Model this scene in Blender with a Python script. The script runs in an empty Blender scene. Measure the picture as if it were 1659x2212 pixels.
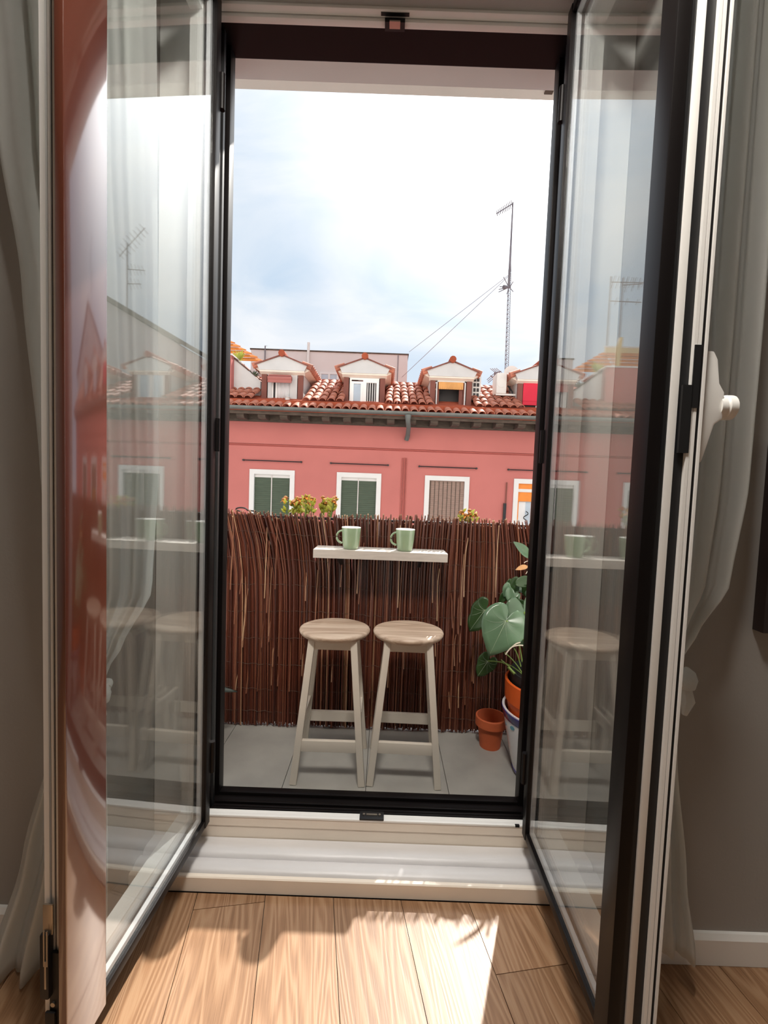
import bpy, bmesh, math, random
from mathutils import Vector, Matrix
random.seed(7)
S = bpy.context.scene
COL = S.collection
R = math.radians

# ------------------------------------------------------------------ camera
FPX, CX, CY, CAMH = 960.0, 829.5, 1106.0, 1.22
PITCH, ROLL = R(3.24), R(2.1)
FW = Vector((0, math.cos(PITCH), -math.sin(PITCH)))
R0 = Vector((1, 0, 0)); U0 = R0.cross(FW)
RT = R0 * math.cos(ROLL) + U0 * math.sin(ROLL)
UP = -R0 * math.sin(ROLL) + U0 * math.cos(ROLL)
EYE = Vector((0, 0, CAMH))
cam = bpy.data.cameras.new('camera'); camo = bpy.data.objects.new('camera', cam); COL.objects.link(camo)
m = Matrix((RT, UP, -FW)).transposed().to_4x4(); m.translation = EYE
camo.matrix_world = m
cam.sensor_fit = 'VERTICAL'; cam.sensor_height = 36.0; cam.lens = 36.0 * FPX / 2212.0
cam.clip_start = 0.02; cam.clip_end = 500
S.camera = camo

def ray(x, y): return RT * ((x - CX) / FPX) - UP * ((y - CY) / FPX) + FW
def at_y(x, y, Y):
    d = ray(x, y); return EYE + d * (Y / d.y)
def at_z(x, y, z):
    d = ray(x, y); return EYE + d * ((z - CAMH) / d.z)

# ------------------------------------------------------------------ world, sun, exposure
SUN = Vector((.41, 1, 1.055)).normalized()
W = bpy.data.worlds.new('sky'); S.world = W; W.use_nodes = True
nt = W.node_tree; nt.nodes.clear()
def N(t, nt, **kw):
    n = nt.nodes.new(t)
    for k, v in kw.items(): setattr(n, k, v)
    return n
out = N('ShaderNodeOutputWorld', nt); bg = N('ShaderNodeBackground', nt)
tc = N('ShaderNodeTexCoord', nt); mp = N('ShaderNodeMapping', nt)
mp.inputs['Scale'].default_value = (1.0, 1.0, 2.6)
nt.links.new(tc.outputs['Generated'], mp.inputs['Vector'])
no = N('ShaderNodeTexNoise', nt); no.inputs['Scale'].default_value = 2.1; no.inputs['Detail'].default_value = 7
no.inputs['Roughness'].default_value = .52; no.inputs['Distortion'].default_value = .9
nt.links.new(mp.outputs[0], no.inputs['Vector'])
rp = N('ShaderNodeValToRGB', nt)
rp.color_ramp.elements[0].position = .38; rp.color_ramp.elements[0].color = (.61, .745, .90, 1)
rp.color_ramp.elements[1].position = .66; rp.color_ramp.elements[1].color = (.93, .96, 1.0, 1)
nt.links.new(no.outputs['Fac'], rp.inputs['Fac'])
dt = N('ShaderNodeVectorMath', nt, operation='DOT_PRODUCT'); dt.inputs[1].default_value = SUN
nrm = N('ShaderNodeVectorMath', nt, operation='NORMALIZE'); nt.links.new(tc.outputs['Generated'], nrm.inputs[0])
nt.links.new(nrm.outputs[0], dt.inputs[0])
mx = N('ShaderNodeMath', nt, operation='MAXIMUM'); mx.inputs[1].default_value = 0; nt.links.new(dt.outputs['Value'], mx.inputs[0])
p1 = N('ShaderNodeMath', nt, operation='POWER'); p1.inputs[1].default_value = 26; nt.links.new(mx.outputs[0], p1.inputs[0])
p2 = N('ShaderNodeMath', nt, operation='MULTIPLY'); p2.inputs[1].default_value = 4.0; nt.links.new(p1.outputs[0], p2.inputs[0])
gl = N('ShaderNodeVectorMath', nt, operation='SCALE'); gl.inputs[0].default_value = (1.0, .98, .95); nt.links.new(p2.outputs[0], gl.inputs['Scale'])
ad = N('ShaderNodeVectorMath', nt, operation='ADD'); nt.links.new(rp.outputs[0], ad.inputs[0]); nt.links.new(gl.outputs[0], ad.inputs[1])
nt.links.new(ad.outputs[0], bg.inputs['Color']); bg.inputs['Strength'].default_value = 1.0
nt.links.new(bg.outputs[0], out.inputs[0])

sl = bpy.data.lights.new('sun', 'SUN'); sl.energy = 7.8; sl.angle = R(.6); sl.color = (1, .95, .87)
slo = bpy.data.objects.new('sun', sl); COL.objects.link(slo)
slo.rotation_euler = SUN.to_track_quat('Z', 'Y').to_euler(); slo.location = (3, 9, 9)

vs = S.view_settings
vs.view_transform = 'Standard'; vs.look = 'None'; vs.gamma = 1.0; vs.exposure = 0.0
vs.use_curve_mapping = False
S.cycles.transparent_max_bounces = 32
S.cycles.max_bounces = 14; S.cycles.diffuse_bounces = 6; S.cycles.glossy_bounces = 6
S.cycles.caustics_reflective = True

# ------------------------------------------------------------------ materials
def lin(c): return tuple(((v / 255) / 12.92 if v / 255 <= .04045 else ((v / 255 + .055) / 1.055) ** 2.4) for v in c)
def mat(name, col, rough=.6, var=.12, scale=8, metal=0, bump=0, bscale=60, stretch=(1, 1, 1), spec=.5, coat=0, trans=0):
    m = bpy.data.materials.new(name); m.use_nodes = True; t = m.node_tree; b = t.nodes['Principled BSDF']
    c = N('ShaderNodeTexCoord', t); mp = N('ShaderNodeMapping', t); mp.inputs['Scale'].default_value = stretch
    t.links.new(c.outputs['Object'], mp.inputs[0])
    n = N('ShaderNodeTexNoise', t); n.inputs['Scale'].default_value = scale; n.inputs['Detail'].default_value = 5
    t.links.new(mp.outputs[0], n.inputs['Vector'])
    r = N('ShaderNodeValToRGB', t)
    r.color_ramp.elements[0].position = .3; r.color_ramp.elements[1].position = .7
    r.color_ramp.elements[0].color = tuple(v * (1 - var) for v in col) + (1,)
    r.color_ramp.elements[1].color = tuple(min(1, v * (1 + var)) for v in col) + (1,)
    t.links.new(n.outputs['Fac'], r.inputs[0]); t.links.new(r.outputs[0], b.inputs['Base Color'])
    b.inputs['Roughness'].default_value = rough; b.inputs['Metallic'].default_value = metal
    b.inputs['Specular IOR Level'].default_value = spec
    b.inputs['Coat Weight'].default_value = coat; b.inputs['Coat Roughness'].default_value = .08
    if trans: b.inputs['Transmission Weight'].default_value = 0
    if bump:
        n2 = N('ShaderNodeTexNoise', t); n2.inputs['Scale'].default_value = bscale; n2.inputs['Detail'].default_value = 4
        t.links.new(mp.outputs[0], n2.inputs['Vector'])
        bp = N('ShaderNodeBump', t); bp.inputs['Strength'].default_value = bump; bp.inputs['Distance'].default_value = .004
        t.links.new(n2.outputs['Fac'], bp.inputs['Height']); t.links.new(bp.outputs[0], b.inputs['Normal'])
    return m

def glass(name, tint=(.978, .985, .984), k=1.0):
    """thin pane: Schlick reflectance over a clear body"""
    m = bpy.data.materials.new(name); m.use_nodes = True; t = m.node_tree; t.nodes.clear()
    o = N('ShaderNodeOutputMaterial', t); mixn = N('ShaderNodeMixShader', t)
    tr = N('ShaderNodeBsdfTransparent', t); tr.inputs[0].default_value = tint + (1,)
    gl = N('ShaderNodeBsdfGlossy', t); gl.inputs['Roughness'].default_value = .0; gl.inputs['Color'].default_value = (1, 1, 1, 1)
    lw = N('ShaderNodeLayerWeight', t); lw.inputs['Blend'].default_value = .5
    pw = N('ShaderNodeMath', t, operation='POWER'); pw.inputs[1].default_value = 5
    ma = N('ShaderNodeMath', t, operation='MULTIPLY_ADD'); ma.inputs[1].default_value = .96 * k; ma.inputs[2].default_value = .042 * k
    ma.use_clamp = True
    t.links.new(lw.outputs['Facing'], pw.inputs[0]); t.links.new(pw.outputs[0], ma.inputs[0])
    t.links.new(ma.outputs[0], mixn.inputs[0]); t.links.new(tr.outputs[0], mixn.inputs[1]); t.links.new(gl.outputs[0], mixn.inputs[2])
    t.links.new(mixn.outputs[0], o.inputs[0])
    return m

def wood(name, dark, mid, light, sx=14, sy=1.1, fine=260, rough=.42, ring=1.0, bump=.08):
    """grain runs along local y, each object gets its own cut"""
    m = bpy.data.materials.new(name); m.use_nodes = True; t = m.node_tree; b = t.nodes['Principled BSDF']
    c = N('ShaderNodeTexCoord', t); oi = N('ShaderNodeObjectInfo', t)
    off = N('ShaderNodeVectorMath', t, operation='SCALE'); off.inputs[0].default_value = (7.3, 13.1, 5.7)
    t.links.new(oi.outputs['Random'], off.inputs['Scale'])
    a = N('ShaderNodeVectorMath', t, operation='ADD'); t.links.new(c.outputs['Object'], a.inputs[0]); t.links.new(off.outputs[0], a.inputs[1])
    m1 = N('ShaderNodeMapping', t); m1.inputs['Scale'].default_value = (sx * .42, sy, sx * .42); t.links.new(a.outputs[0], m1.inputs[0])
    n1 = N('ShaderNodeTexNoise', t); n1.inputs['Scale'].default_value = 1.0; n1.inputs['Detail'].default_value = 2.5; n1.inputs['Distortion'].default_value = .35
    t.links.new(m1.outputs[0], n1.inputs['Vector'])
    # growth rings: iso-lines of the stretched noise
    mu = N('ShaderNodeMath', t, operation='MULTIPLY'); mu.inputs[1].default_value = 95 * ring; t.links.new(n1.outputs['Fac'], mu.inputs[0])
    si = N('ShaderNodeMath', t, operation='SINE'); t.links.new(mu.outputs[0], si.inputs[0])
    rr = N('ShaderNodeMapRange', t); rr.inputs['From Min'].default_value = -1; rr.inputs['From Max'].default_value = 1
    t.links.new(si.outputs[0], rr.inputs['Value'])
    pw = N('ShaderNodeMath', t, operation='POWER'); pw.inputs[1].default_value = 1.6; t.links.new(rr.outputs[0], pw.inputs[0])
    m2 = N('ShaderNodeMapping', t); m2.inputs['Scale'].default_value = (fine, fine * .035, fine); t.links.new(a.outputs[0], m2.inputs[0])
    n2 = N('ShaderNodeTexNoise', t); n2.inputs['Scale'].default_value = 1; n2.inputs['Detail'].default_value = 4; t.links.new(m2.outputs[0], n2.inputs['Vector'])
    mixv = N('ShaderNodeMath', t, operation='MULTIPLY_ADD'); mixv.inputs[1].default_value = .45
    t.links.new(pw.outputs[0], mixv.inputs[0])
    ms = N('ShaderNodeMath', t, operation='MULTIPLY'); ms.inputs[1].default_value = .75; t.links.new(n2.outputs['Fac'], ms.inputs[0])
    t.links.new(ms.outputs[0], mixv.inputs[2])
    r = N('ShaderNodeValToRGB', t); e = r.color_ramp.elements
    e[0].position = .18; e[0].color = dark + (1,); e[1].position = .85; e[1].color = light + (1,)
    k = e.new(.5); k.color = mid + (1,)
    t.links.new(mixv.outputs[0], r.inputs[0])
    hs = N('ShaderNodeHueSaturation', t); vr = N('ShaderNodeMapRange', t); vr.inputs['To Min'].default_value = .9; vr.inputs['To Max'].default_value = 1.1
    t.links.new(oi.outputs['Random'], vr.inputs['Value']); t.links.new(vr.outputs[0], hs.inputs['Value'])
    t.links.new(r.outputs[0], hs.inputs['Color']); t.links.new(hs.outputs[0], b.inputs['Base Color'])
    b.inputs['Roughness'].default_value = rough
    bp = N('ShaderNodeBump', t); bp.inputs['Strength'].default_value = bump; bp.inputs['Distance'].default_value = .003
    t.links.new(mixv.outputs[0], bp.inputs['Height']); t.links.new(bp.outputs[0], b.inputs['Normal'])
    return m

M = {}
M['wall'] = mat('wall_paint', (.36, .35, .33), .85, .02, 3, bump=.12, bscale=140)
M['white'] = mat('white_lacquer', (.86, .85, .82), .35, .02, 5)
M['board'] = mat('painted_board', (.85, .76, .65), .45, .04, 6, bump=.1, bscale=30)
M['sill'] = mat('worn_painted_sill', (.68, .665, .665), .4, .08, 9, bump=.5, bscale=26, stretch=(.25, 1, 1))
M['brown'] = mat('brown_lacquer', (.085, .019, .009), .28, .10, 3, spec=.6, coat=1)
M['brown'].node_tree.nodes['Principled BSDF'].inputs['Coat IOR'].default_value = 2.0
M['dark'] = mat('dark_frame_lacquer', (.006, .0045, .0045), .42, .15, 4, spec=.18)
M['black'] = mat('black_gasket', (.006, .006, .007), .5, .1, 9)
M['alu'] = mat('spacer_aluminium', (.72, .74, .76), .35, .05, 40, metal=.3, bump=.3, bscale=900)
M['steel'] = mat('zinc_steel', (.50, .45, .38), .3, .1, 20, metal=.9)
M['iron'] = mat('black_iron', (.012, .012, .013), .45, .1, 30)
M['glass'] = glass('pane_glass')
M['plank'] = wood('oak_plank', lin((122, 88, 60)), lin((150, 113, 82)), lin((164, 130, 99)), sx=19, sy=.75, ring=1.5, fine=320)
M['seat'] = wood('bleached_oak', lin((158, 134, 114)), lin((190, 166, 145)), lin((206, 186, 166)), sx=30, sy=.9, fine=300, rough=.5, ring=.45)
M['stool'] = mat('cream_paint', lin((214, 205, 192)), .45, .03, 6)
M['shelf'] = mat('pale_shelf_board', lin((196, 188, 180)), .5, .08, 5, stretch=(3, 20, 20))
M['tile'] = mat('grey_porcelain', lin((158, 156, 150)), .42, .10, 7, bump=.05, bscale=90)
M['grout'] = mat('grout', lin((70, 66, 62)), .9, .1, 30)
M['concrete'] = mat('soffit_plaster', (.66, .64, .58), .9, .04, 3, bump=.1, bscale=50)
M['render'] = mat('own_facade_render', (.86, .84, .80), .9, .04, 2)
M['street'] = mat('street_paving', (.30, .29, .28), .9, .1, 2)
M['mug'] = mat('sage_glaze', lin((150, 172, 140)), .18, .03, 8, spec=.6, coat=.5)
M['mugin'] = mat('cream_glaze', (.86, .87, .82), .2, .02, 8, spec=.6)
M['terra'] = mat('terracotta', lin((190, 92, 52)), .75, .10, 14, bump=.08, bscale=120)
M['terra2'] = mat('orange_plastic_pot', lin((214, 92, 30)), .5, .06, 10)
M['cer'] = mat('white_ceramic', (.80, .80, .82), .15, .03, 8, coat=.4)
M['cobalt'] = mat('cobalt_glaze', (.035, .03, .20), .18, .1, 12, coat=.4)
M['teal'] = mat('teal_glaze', (.10, .33, .45), .2, .1, 12, coat=.4)
M['leafglaze'] = mat('painted_green_glaze', (.03, .06, .012), .2, .2, 12, coat=.4)
M['soil'] = mat('dark_soil', (.018, .014, .012), .95, .4, 60, bump=.6)
M['blackpot'] = mat('black_nursery_pot', (.012, .012, .013), .5, .1, 8)
M['cloth'] = mat('white_linen', (.72, .71, .69), .9, .03, 40, bump=.08, bscale=700)
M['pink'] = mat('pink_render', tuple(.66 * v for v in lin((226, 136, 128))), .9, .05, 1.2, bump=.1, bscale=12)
M['pinkdark'] = mat('pink_moulding', lin((170, 90, 82)), .9, .05, 3)
M['wframe'] = mat('white_surround', (.70, .69, .67), .7, .03, 4)
M['green'] = mat('green_blind', lin((72, 84, 68)), .7, .10, 3, stretch=(1, 1, 9))
M['bambo'] = mat('brown_slat_blind', lin((150, 126, 114)), .75, .12, 6, stretch=(1, 1, 12))
M['orange'] = mat('orange_wood', lin((226, 132, 40)), .5, .08, 6)
M['roof'] = mat('terracotta_roof', lin((176, 84, 56)), .85, .25, 5, bump=.3, bscale=30)
M['rooft'] = mat('weathered_roof_tile', lin((186, 116, 92)), .7, .38, 3.3, bump=.3, bscale=30)
M['mortar'] = mat('orange_mortar', lin((160, 76, 48)), .9, .15, 5)
M['dormer'] = mat('dormer_white', (.60, .59, .575), .85, .05, 3, bump=.1, bscale=15)
M['maroon'] = mat('maroon_paint', lin((122, 70, 58)), .7, .08, 5)
M['eave'] = mat('old_eave_wood', lin((84, 72, 62)), .85, .3, 4, stretch=(2, 8, 8))
M['zinc'] = mat('zinc_gutter', lin((112, 116, 112)), .5, .15, 4, metal=.3)
M['grey'] = mat('grey_render', lin((212, 205, 201)), .9, .04, 1)
M['awn'] = mat('orange_canvas', (.62, .17, .008), .8, .08, 3)
M['tan'] = mat('tan_canvas', lin((206, 180, 130)), .8, .08, 4)
M['red'] = mat('red_blind', lin((214, 24, 58)), .6, .06, 3)
M['mauve'] = mat('mauve_awning', lin((170, 104, 96)), .8, .06, 3)
M['straw'] = mat('straw_valance', lin((214, 156, 92)), .8, .12, 6)
M['darkroom'] = mat('dark_interior', (.03, .027, .027), .6, .3, 4)
M['blueglass'] = mat('far_window_glass', (.42, .50, .58), .08, .1, 3)
M['curt'] = mat('far_curtain', (.72, .72, .72), .9, .05, 14, stretch=(6, 1, .3))
M['ac'] = mat('ac_white', (.72, .70, .66), .5, .04, 4)
M['mast'] = mat('galvanised_mast', lin((120, 112, 116)), .5, .1, 4, metal=.2)
M['picture'] = mat('dark_painting', (.035, .018, .014), .5, .6, 9)
M['pframe'] = mat('dark_picture_frame', (.018, .010, .009), .4, .2, 9)
M['twig'] = mat('dry_twig', lin((206, 196, 178)), .8, .1, 30)
M['dry'] = mat('dry_leaf', lin((196, 150, 104)), .8, .2, 20)
M['planter'] = mat('beige_planter', lin((176, 168, 142)), .6, .06, 6)

def leafmat(name, c1, c2, rough=.32, vein=(.42, .52, .36)):
    m = mat(name, c1, rough, .2, 12, spec=.5)
    t = m.node_tree; b = t.nodes['Principled BSDF']
    b.inputs['Coat Weight'].default_value = .35; b.inputs['Coat Roughness'].default_value = .25
    # a little light passes through the blade
    o = [n for n in t.nodes if n.type == 'OUTPUT_MATERIAL'][0]
    tr = N('ShaderNodeBsdfTranslucent', t); tr.inputs[0].default_value = c2 + (1,)
    mx = N('ShaderNodeMixShader', t); mx.inputs[0].default_value = .3
    t.links.new(b.outputs[0], mx.inputs[1]); t.links.new(tr.outputs[0], mx.inputs[2]); t.links.new(mx.outputs[0], o.inputs[0])
    return m
def translucent(m, c, f):
    t = m.node_tree; b = t.nodes['Principled BSDF']; o = [n for n in t.nodes if n.type == 'OUTPUT_MATERIAL'][0]
    tr = N('ShaderNodeBsdfTranslucent', t); tr.inputs[0].default_value = c + (1,)
    mx = N('ShaderNodeMixShader', t); mx.inputs[0].default_value = f
    t.links.new(b.outputs[0], mx.inputs[1]); t.links.new(tr.outputs[0], mx.inputs[2]); t.links.new(mx.outputs[0], o.inputs[0])
translucent(M['cloth'], (.93, .95, .94), .66)
M['leaf'] = leafmat('broad_leaf', (.125, .215, .125), (.22, .36, .10), .30)
M['leafd'] = leafmat('dark_leaf', (.030, .075, .018), (.12, .25, .03), .4)
M['leafy'] = leafmat('sunny_leaf', (.48, .50, .08), (.75, .75, .14), .5)
M['agave'] = leafmat('grey_leaf', (.05, .065, .055), (.06, .09, .05), .5)
M['vein'] = mat('leaf_vein', lin((140, 158, 128)), .5, .05, 20)
M['stem'] = mat('green_stem', (.16, .24, .05), .5, .15, 20)
M['petal'] = mat('orange_petal', lin((236, 150, 60)), .7, .25, 60)
M['bud'] = mat('brown_flower_head', lin((150, 100, 50)), .85, .3, 80)

def reedmat():
    m = bpy.data.materials.new('willow_reed'); m.use_nodes = True; t = m.node_tree; b = t.nodes['Principled BSDF']
    at = N('ShaderNodeAttribute', t); at.attribute_name = 'tone'
    c = N('ShaderNodeTexCoord', t); mp = N('ShaderNodeMapping', t); mp.inputs['Scale'].default_value = (60, 60, 3); t.links.new(c.outputs['Object'], mp.inputs[0])
    n = N('ShaderNodeTexNoise', t); n.inputs['Scale'].default_value = 1; n.inputs['Detail'].default_value = 4; t.links.new(mp.outputs[0], n.inputs['Vector'])
    ad = N('ShaderNodeMath', t, operation='MULTIPLY_ADD'); ad.inputs[1].default_value = .34; t.links.new(n.outputs['Fac'], ad.inputs[0]); t.links.new(at.outputs['Fac'], ad.inputs[2])
    r = N('ShaderNodeValToRGB', t); e = r.color_ramp.elements
    e[0].position = .12; e[0].color = (.034, .008, .005, 1); e[1].position = 1.0; e[1].color = (.60, .42, .25, 1)
    k = e.new(.5); k.color = (.120, .031, .016, 1); k = e.new(.75); k.color = (.24, .095, .05, 1)
    t.links.new(ad.outputs[0], r.inputs[0]); t.links.new(r.outputs[0], b.inputs['Base Color'])
    b.inputs['Roughness'].default_value = .38
    return m
M['reed'] = reedmat()

# ------------------------------------------------------------------ mesh helpers
class MB:
    def __init__(s): s.v = []; s.f = []; s.a = []
    def add(s, vs, fs):
        o = len(s.v); s.v += [tuple(v) for v in vs]; s.f += [tuple(i + o for i in f) for f in fs]; return s
    def box(s, x0, x1, y0, y1, z0, z1):
        return s.add([(x0, y0, z0), (x1, y0, z0), (x1, y1, z0), (x0, y1, z0), (x0, y0, z1), (x1, y0, z1), (x1, y1, z1), (x0, y1, z1)],
                     [(0, 3, 2, 1), (4, 5, 6, 7), (0, 1, 5, 4), (1, 2, 6, 5), (2, 3, 7, 6), (3, 0, 4, 7)])
    def prism(s, poly, lo, hi, axis='y'):
        """poly: 2-D points; axis x: (y,z) y: (x,z) z: (x,y)"""
        def P(a, b, c): return {'x': (c, a, b), 'y': (a, c, b), 'z': (a, b, c)}[axis]
        n = len(poly); vs = [P(a, b, lo) for a, b in poly] + [P(a, b, hi) for a, b in poly]
        fs = [tuple(range(n - 1, -1, -1)), tuple(range(n, 2 * n))] + [(i, (i + 1) % n, (i + 1) % n + n, i + n) for i in range(n)]
        return s.add(vs, fs)
    def beam(s, a, b, w, d, ref=(0, 1, 0), w2=None, d2=None):
        """square bar from a to b, w across, d deep"""
        a, b = Vector(a), Vector(b); t = (b - a).normalized(); r = Vector(ref)
        x = r.cross(t).normalized(); y = t.cross(x)
        w2 = w2 or w; d2 = d2 or d
        vs = [a + x * (sx * w / 2) + y * (sy * d / 2) for sx, sy in ((-1, -1), (1, -1), (1, 1), (-1, 1))]
        vs += [b + x * (sx * w2 / 2) + y * (sy * d2 / 2) for sx, sy in ((-1, -1), (1, -1), (1, 1), (-1, 1))]
        return s.add(vs, [(0, 3, 2, 1), (4, 5, 6, 7), (0, 1, 5, 4), (1, 2, 6, 5), (2, 3, 7, 6), (3, 0, 4, 7)])
    def tube(s, pts, r, n=6, cap=True):
        pts = [Vector(p) for p in pts]; k = len(pts); rs = r if isinstance(r, (list, tuple)) else [r] * k
        t0 = (pts[1] - pts[0]).normalized(); ref = Vector((0, 0, 1)) if abs(t0.z) < .9 else Vector((1, 0, 0))
        vs = []
        for i, p in enumerate(pts):
            t = (pts[min(i + 1, k - 1)] - pts[max(i - 1, 0)]).normalized()
            x = ref.cross(t).normalized(); y = t.cross(x)
            vs += [p + (x * math.cos(2 * math.pi * j / n) + y * math.sin(2 * math.pi * j / n)) * rs[i] for j in range(n)]
        fs = [(i * n + j, i * n + (j + 1) % n, (i + 1) * n + (j + 1) % n, (i + 1) * n + j) for i in range(k - 1) for j in range(n)]
        if cap: fs += [tuple(range(n - 1, -1, -1)), tuple(range((k - 1) * n, k * n))]
        return s.add(vs, fs)
    def lathe(s, prof, c=(0, 0, 0), n=32, sy=1.0):
        k = len(prof); vs = [(c[0] + r * math.cos(2 * math.pi * j / n), c[1] + sy * r * math.sin(2 * math.pi * j / n), c[2] + z) for r, z in prof for j in range(n)]
        fs = [(i * n + j, i * n + (j + 1) % n, (i + 1) * n + (j + 1) % n, (i + 1) * n + j) for i in range(k - 1) for j in range(n)]
        fs += [tuple(range(n - 1, -1, -1)), tuple(range((k - 1) * n, k * n))]
        return s.add(vs, fs)
    def grid(s, fn, nu, nv):
        vs = [fn(i / nu, j / nv) for j in range(nv + 1) for i in range(nu + 1)]
        fs = [(j * (nu + 1) + i, j * (nu + 1) + i + 1, (j + 1) * (nu + 1) + i + 1, (j + 1) * (nu + 1) + i) for j in range(nv) for i in range(nu)]
        return s.add(vs, fs)
    def build(s, name, m, parent=None, loc=None, rotz=0, smooth=False, bevel=0, solid=0, angle=40):
        me = bpy.data.meshes.new(name); me.from_pydata(s.v, [], s.f)
        bm = bmesh.new(); bm.from_mesh(me)
        bmesh.ops.recalc_face_normals(bm, faces=bm.faces)
        if bevel:
            bmesh.ops.bevel(bm, geom=[e for e in bm.edges if len(e.link_faces) == 2 and e.calc_face_angle(0) > R(30)], offset=bevel, segments=2, affect='EDGES', profile=.6)
        bm.to_mesh(me); bm.free()
        if smooth or bevel:
            me.shade_smooth(); me.set_sharp_from_angle(angle=R(angle))
        me.materials.append(M[m] if isinstance(m, str) else m)
        o = bpy.data.objects.new(name, me); COL.objects.link(o)
        if parent: o.parent = parent
        if loc is not None: o.location = loc
        o.rotation_euler.z = rotz
        if solid:
            md = o.modifiers.new('thickness', 'SOLIDIFY'); md.thickness = solid; md.offset = 0
        return o

def tag(o, label=None, cat=None, group=None, kind=None):
    if label: o['label'] = label
    if cat: o['category'] = cat
    if group: o['group'] = group
    if kind: o['kind'] = kind
    return o
def thing(name, loc, label, cat, group=None, rotz=0):
    o = bpy.data.objects.new(name, None); COL.objects.link(o); o.location = loc; o.rotation_euler.z = rotz
    o.empty_display_size = .1
    return tag(o, label, cat, group)
def struct(o): o['kind'] = 'structure'; return o
def sempty(name, loc=(0, 0, 0)):
    o = bpy.data.objects.new(name, None); COL.objects.link(o); o.location = loc; o.empty_display_size = .1
    return struct(o)
def bx(name, m, parent, *a, **k):
    return MB().box(*a).build(name, m, parent, **k)
def copy_tree(o, parent=None):
    c = o.copy(); COL.objects.link(c); c.parent = parent
    for ch in o.children: copy_tree(ch, c)
    return c

# ------------------------------------------------------------------ room shell
WY = 1.11            # room face of the window wall
RX0, RX1 = -.72, .70 # reveal of the door opening
ZT = 2.66            # soffit of the reveal
XO0, XO1, YB, ZC = -1.95, 1.95, -3.1, 2.98
struct(bx('wall_left', 'wall', None, XO0 - .1, RX0, WY, 1.60, -.02, ZC))
struct(bx('wall_right', 'wall', None, RX1, XO1 + .1, WY, 1.60, -.02, ZC))
struct(bx('wall_lintel', 'wall', None, RX0, RX1, WY, 1.60, ZT, ZC))
struct(bx('wall_side_left', 'wall', None, XO0 - .1, XO0, YB, WY, -.02, ZC))
struct(bx('wall_side_right', 'wall', None, XO1, XO1 + .1, YB, WY, -.02, ZC))
struct(bx('wall_back', 'wall', None, XO0 - .1, XO1 + .1, YB - .1, YB, -.02, ZC))
struct(bx('ceiling', 'wall', None, XO0 - .1, XO1 + .1, YB - .1, 1.60, ZC, ZC + .1))
for nme, a, b in (('baseboard_left', XO0, RX0), ('baseboard_right', RX1, XO1)):
    struct(MB().prism([(WY, .001), (WY, .084), (WY - .006, .082), (WY - .014, .07), (WY - .014, .001)], a, b, 'x').build(nme, 'white', None))

# oak planks laid at a slight angle
floor = struct(bx('floor', 'grout', None, XO0, XO1, YB, 1.40, -.03, -.0125))
PHI = R(9.5)
def clip(poly, ax, lim, keep):
    outp = []
    for i in range(len(poly)):
        a, b = poly[i], poly[(i + 1) % len(poly)]
        ia, ib = (a[ax] - lim) * keep >= 0, (b[ax] - lim) * keep >= 0
        if ia: outp.append(a)
        if ia != ib:
            t = (lim - a[ax]) / (b[ax] - a[ax]); outp.append((a[0] + (b[0] - a[0]) * t, a[1] + (b[1] - a[1]) * t))
    return outp
PW, PL = .198, 1.32
ax_, ay_ = Vector((math.cos(PHI), math.sin(PHI))), Vector((-math.sin(PHI), math.cos(PHI)))
org = Vector((-.306, 1.229))
ends = {-1: 0.0, 3: -.275 + 0.0}
for i in range(-11, 12):
    e0 = ends.get(i, random.uniform(-.9, .2))
    if i in (0, 1, 2): e0 = {0: -.75, 1: .35, 2: -.9}[i]
    for j in range(-5, 3):
        g = .0009
        rect = [org + ax_ * (i * PW + s) + ay_ * (e0 + j * PL + t) for s, t in ((g, g), (PW - g, g), (PW - g, PL - g), (g, PL - g))]
        poly = [(p.x, p.y) for p in rect]
        for a, l, k in ((0, XO0 + .003, 1), (0, XO1 - .003, -1), (1, YB + .003, 1), (1, 1.249, -1)):
            poly = clip(poly, a, l, k)
            if len(poly) < 3: break
        if len(poly) < 3: continue
        # keep the strip in front of the side walls out of the wall
        cx = sum(p[0] for p in poly) / len(poly); cy = sum(p[1] for p in poly) / len(poly)
        if not (RX0 < cx < RX1):
            poly = clip(poly, 1, WY - .002, -1)
            if len(poly) < 3: continue
        o = Vector((cx, cy))
        loc = [((Vector(p) - o).dot(ax_), (Vector(p) - o).dot(ay_)) for p in poly]
        mb = MB().prism(loc, -.012, 0, 'z')
        mb.build('plank', 'plank', floor, loc=(cx, cy, 0), rotz=PHI)

# painted timber threshold in front of the door
th = sempty('trim_1')
def prof_x(pts, x0, x1): return MB().prism(pts, x0, x1, 'x')
prof_x([(1.253, .0005), (1.253, .043), (1.256, .046), (1.266, .046), (1.268, .0005)], RX0 + .002, RX1 - .002).build('front_board', 'board', th)
def torus_prof(y0, y1, zt, zb): 
    pts = [(y1, zb)]
    for k in range(9):
        a = math.pi * k / 8
        yy = (y0 + y1) / 2 + (y1 - y0) / 2 * math.cos(a); pts.append((yy, zb + (zt - zb) * (.55 + .45 * math.sin(a) ** .6)))
    pts.append((y0, zb)); return pts
prof_x(torus_prof(1.271, 1.328, .053, .0005), RX0 + .002, RX1 - .002).build('threshold_moulding', 'sill', th, smooth=True)
prof_x([(1.331, .0005), (1.331, .040), (1.336, .049), (1.348, .055), (1.372, .052), (1.385, .050), (1.3995, .050), (1.3995, .0005)], RX0 + .002, RX1 - .002).build('threshold_moulding', 'sill', th, smooth=True)

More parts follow.
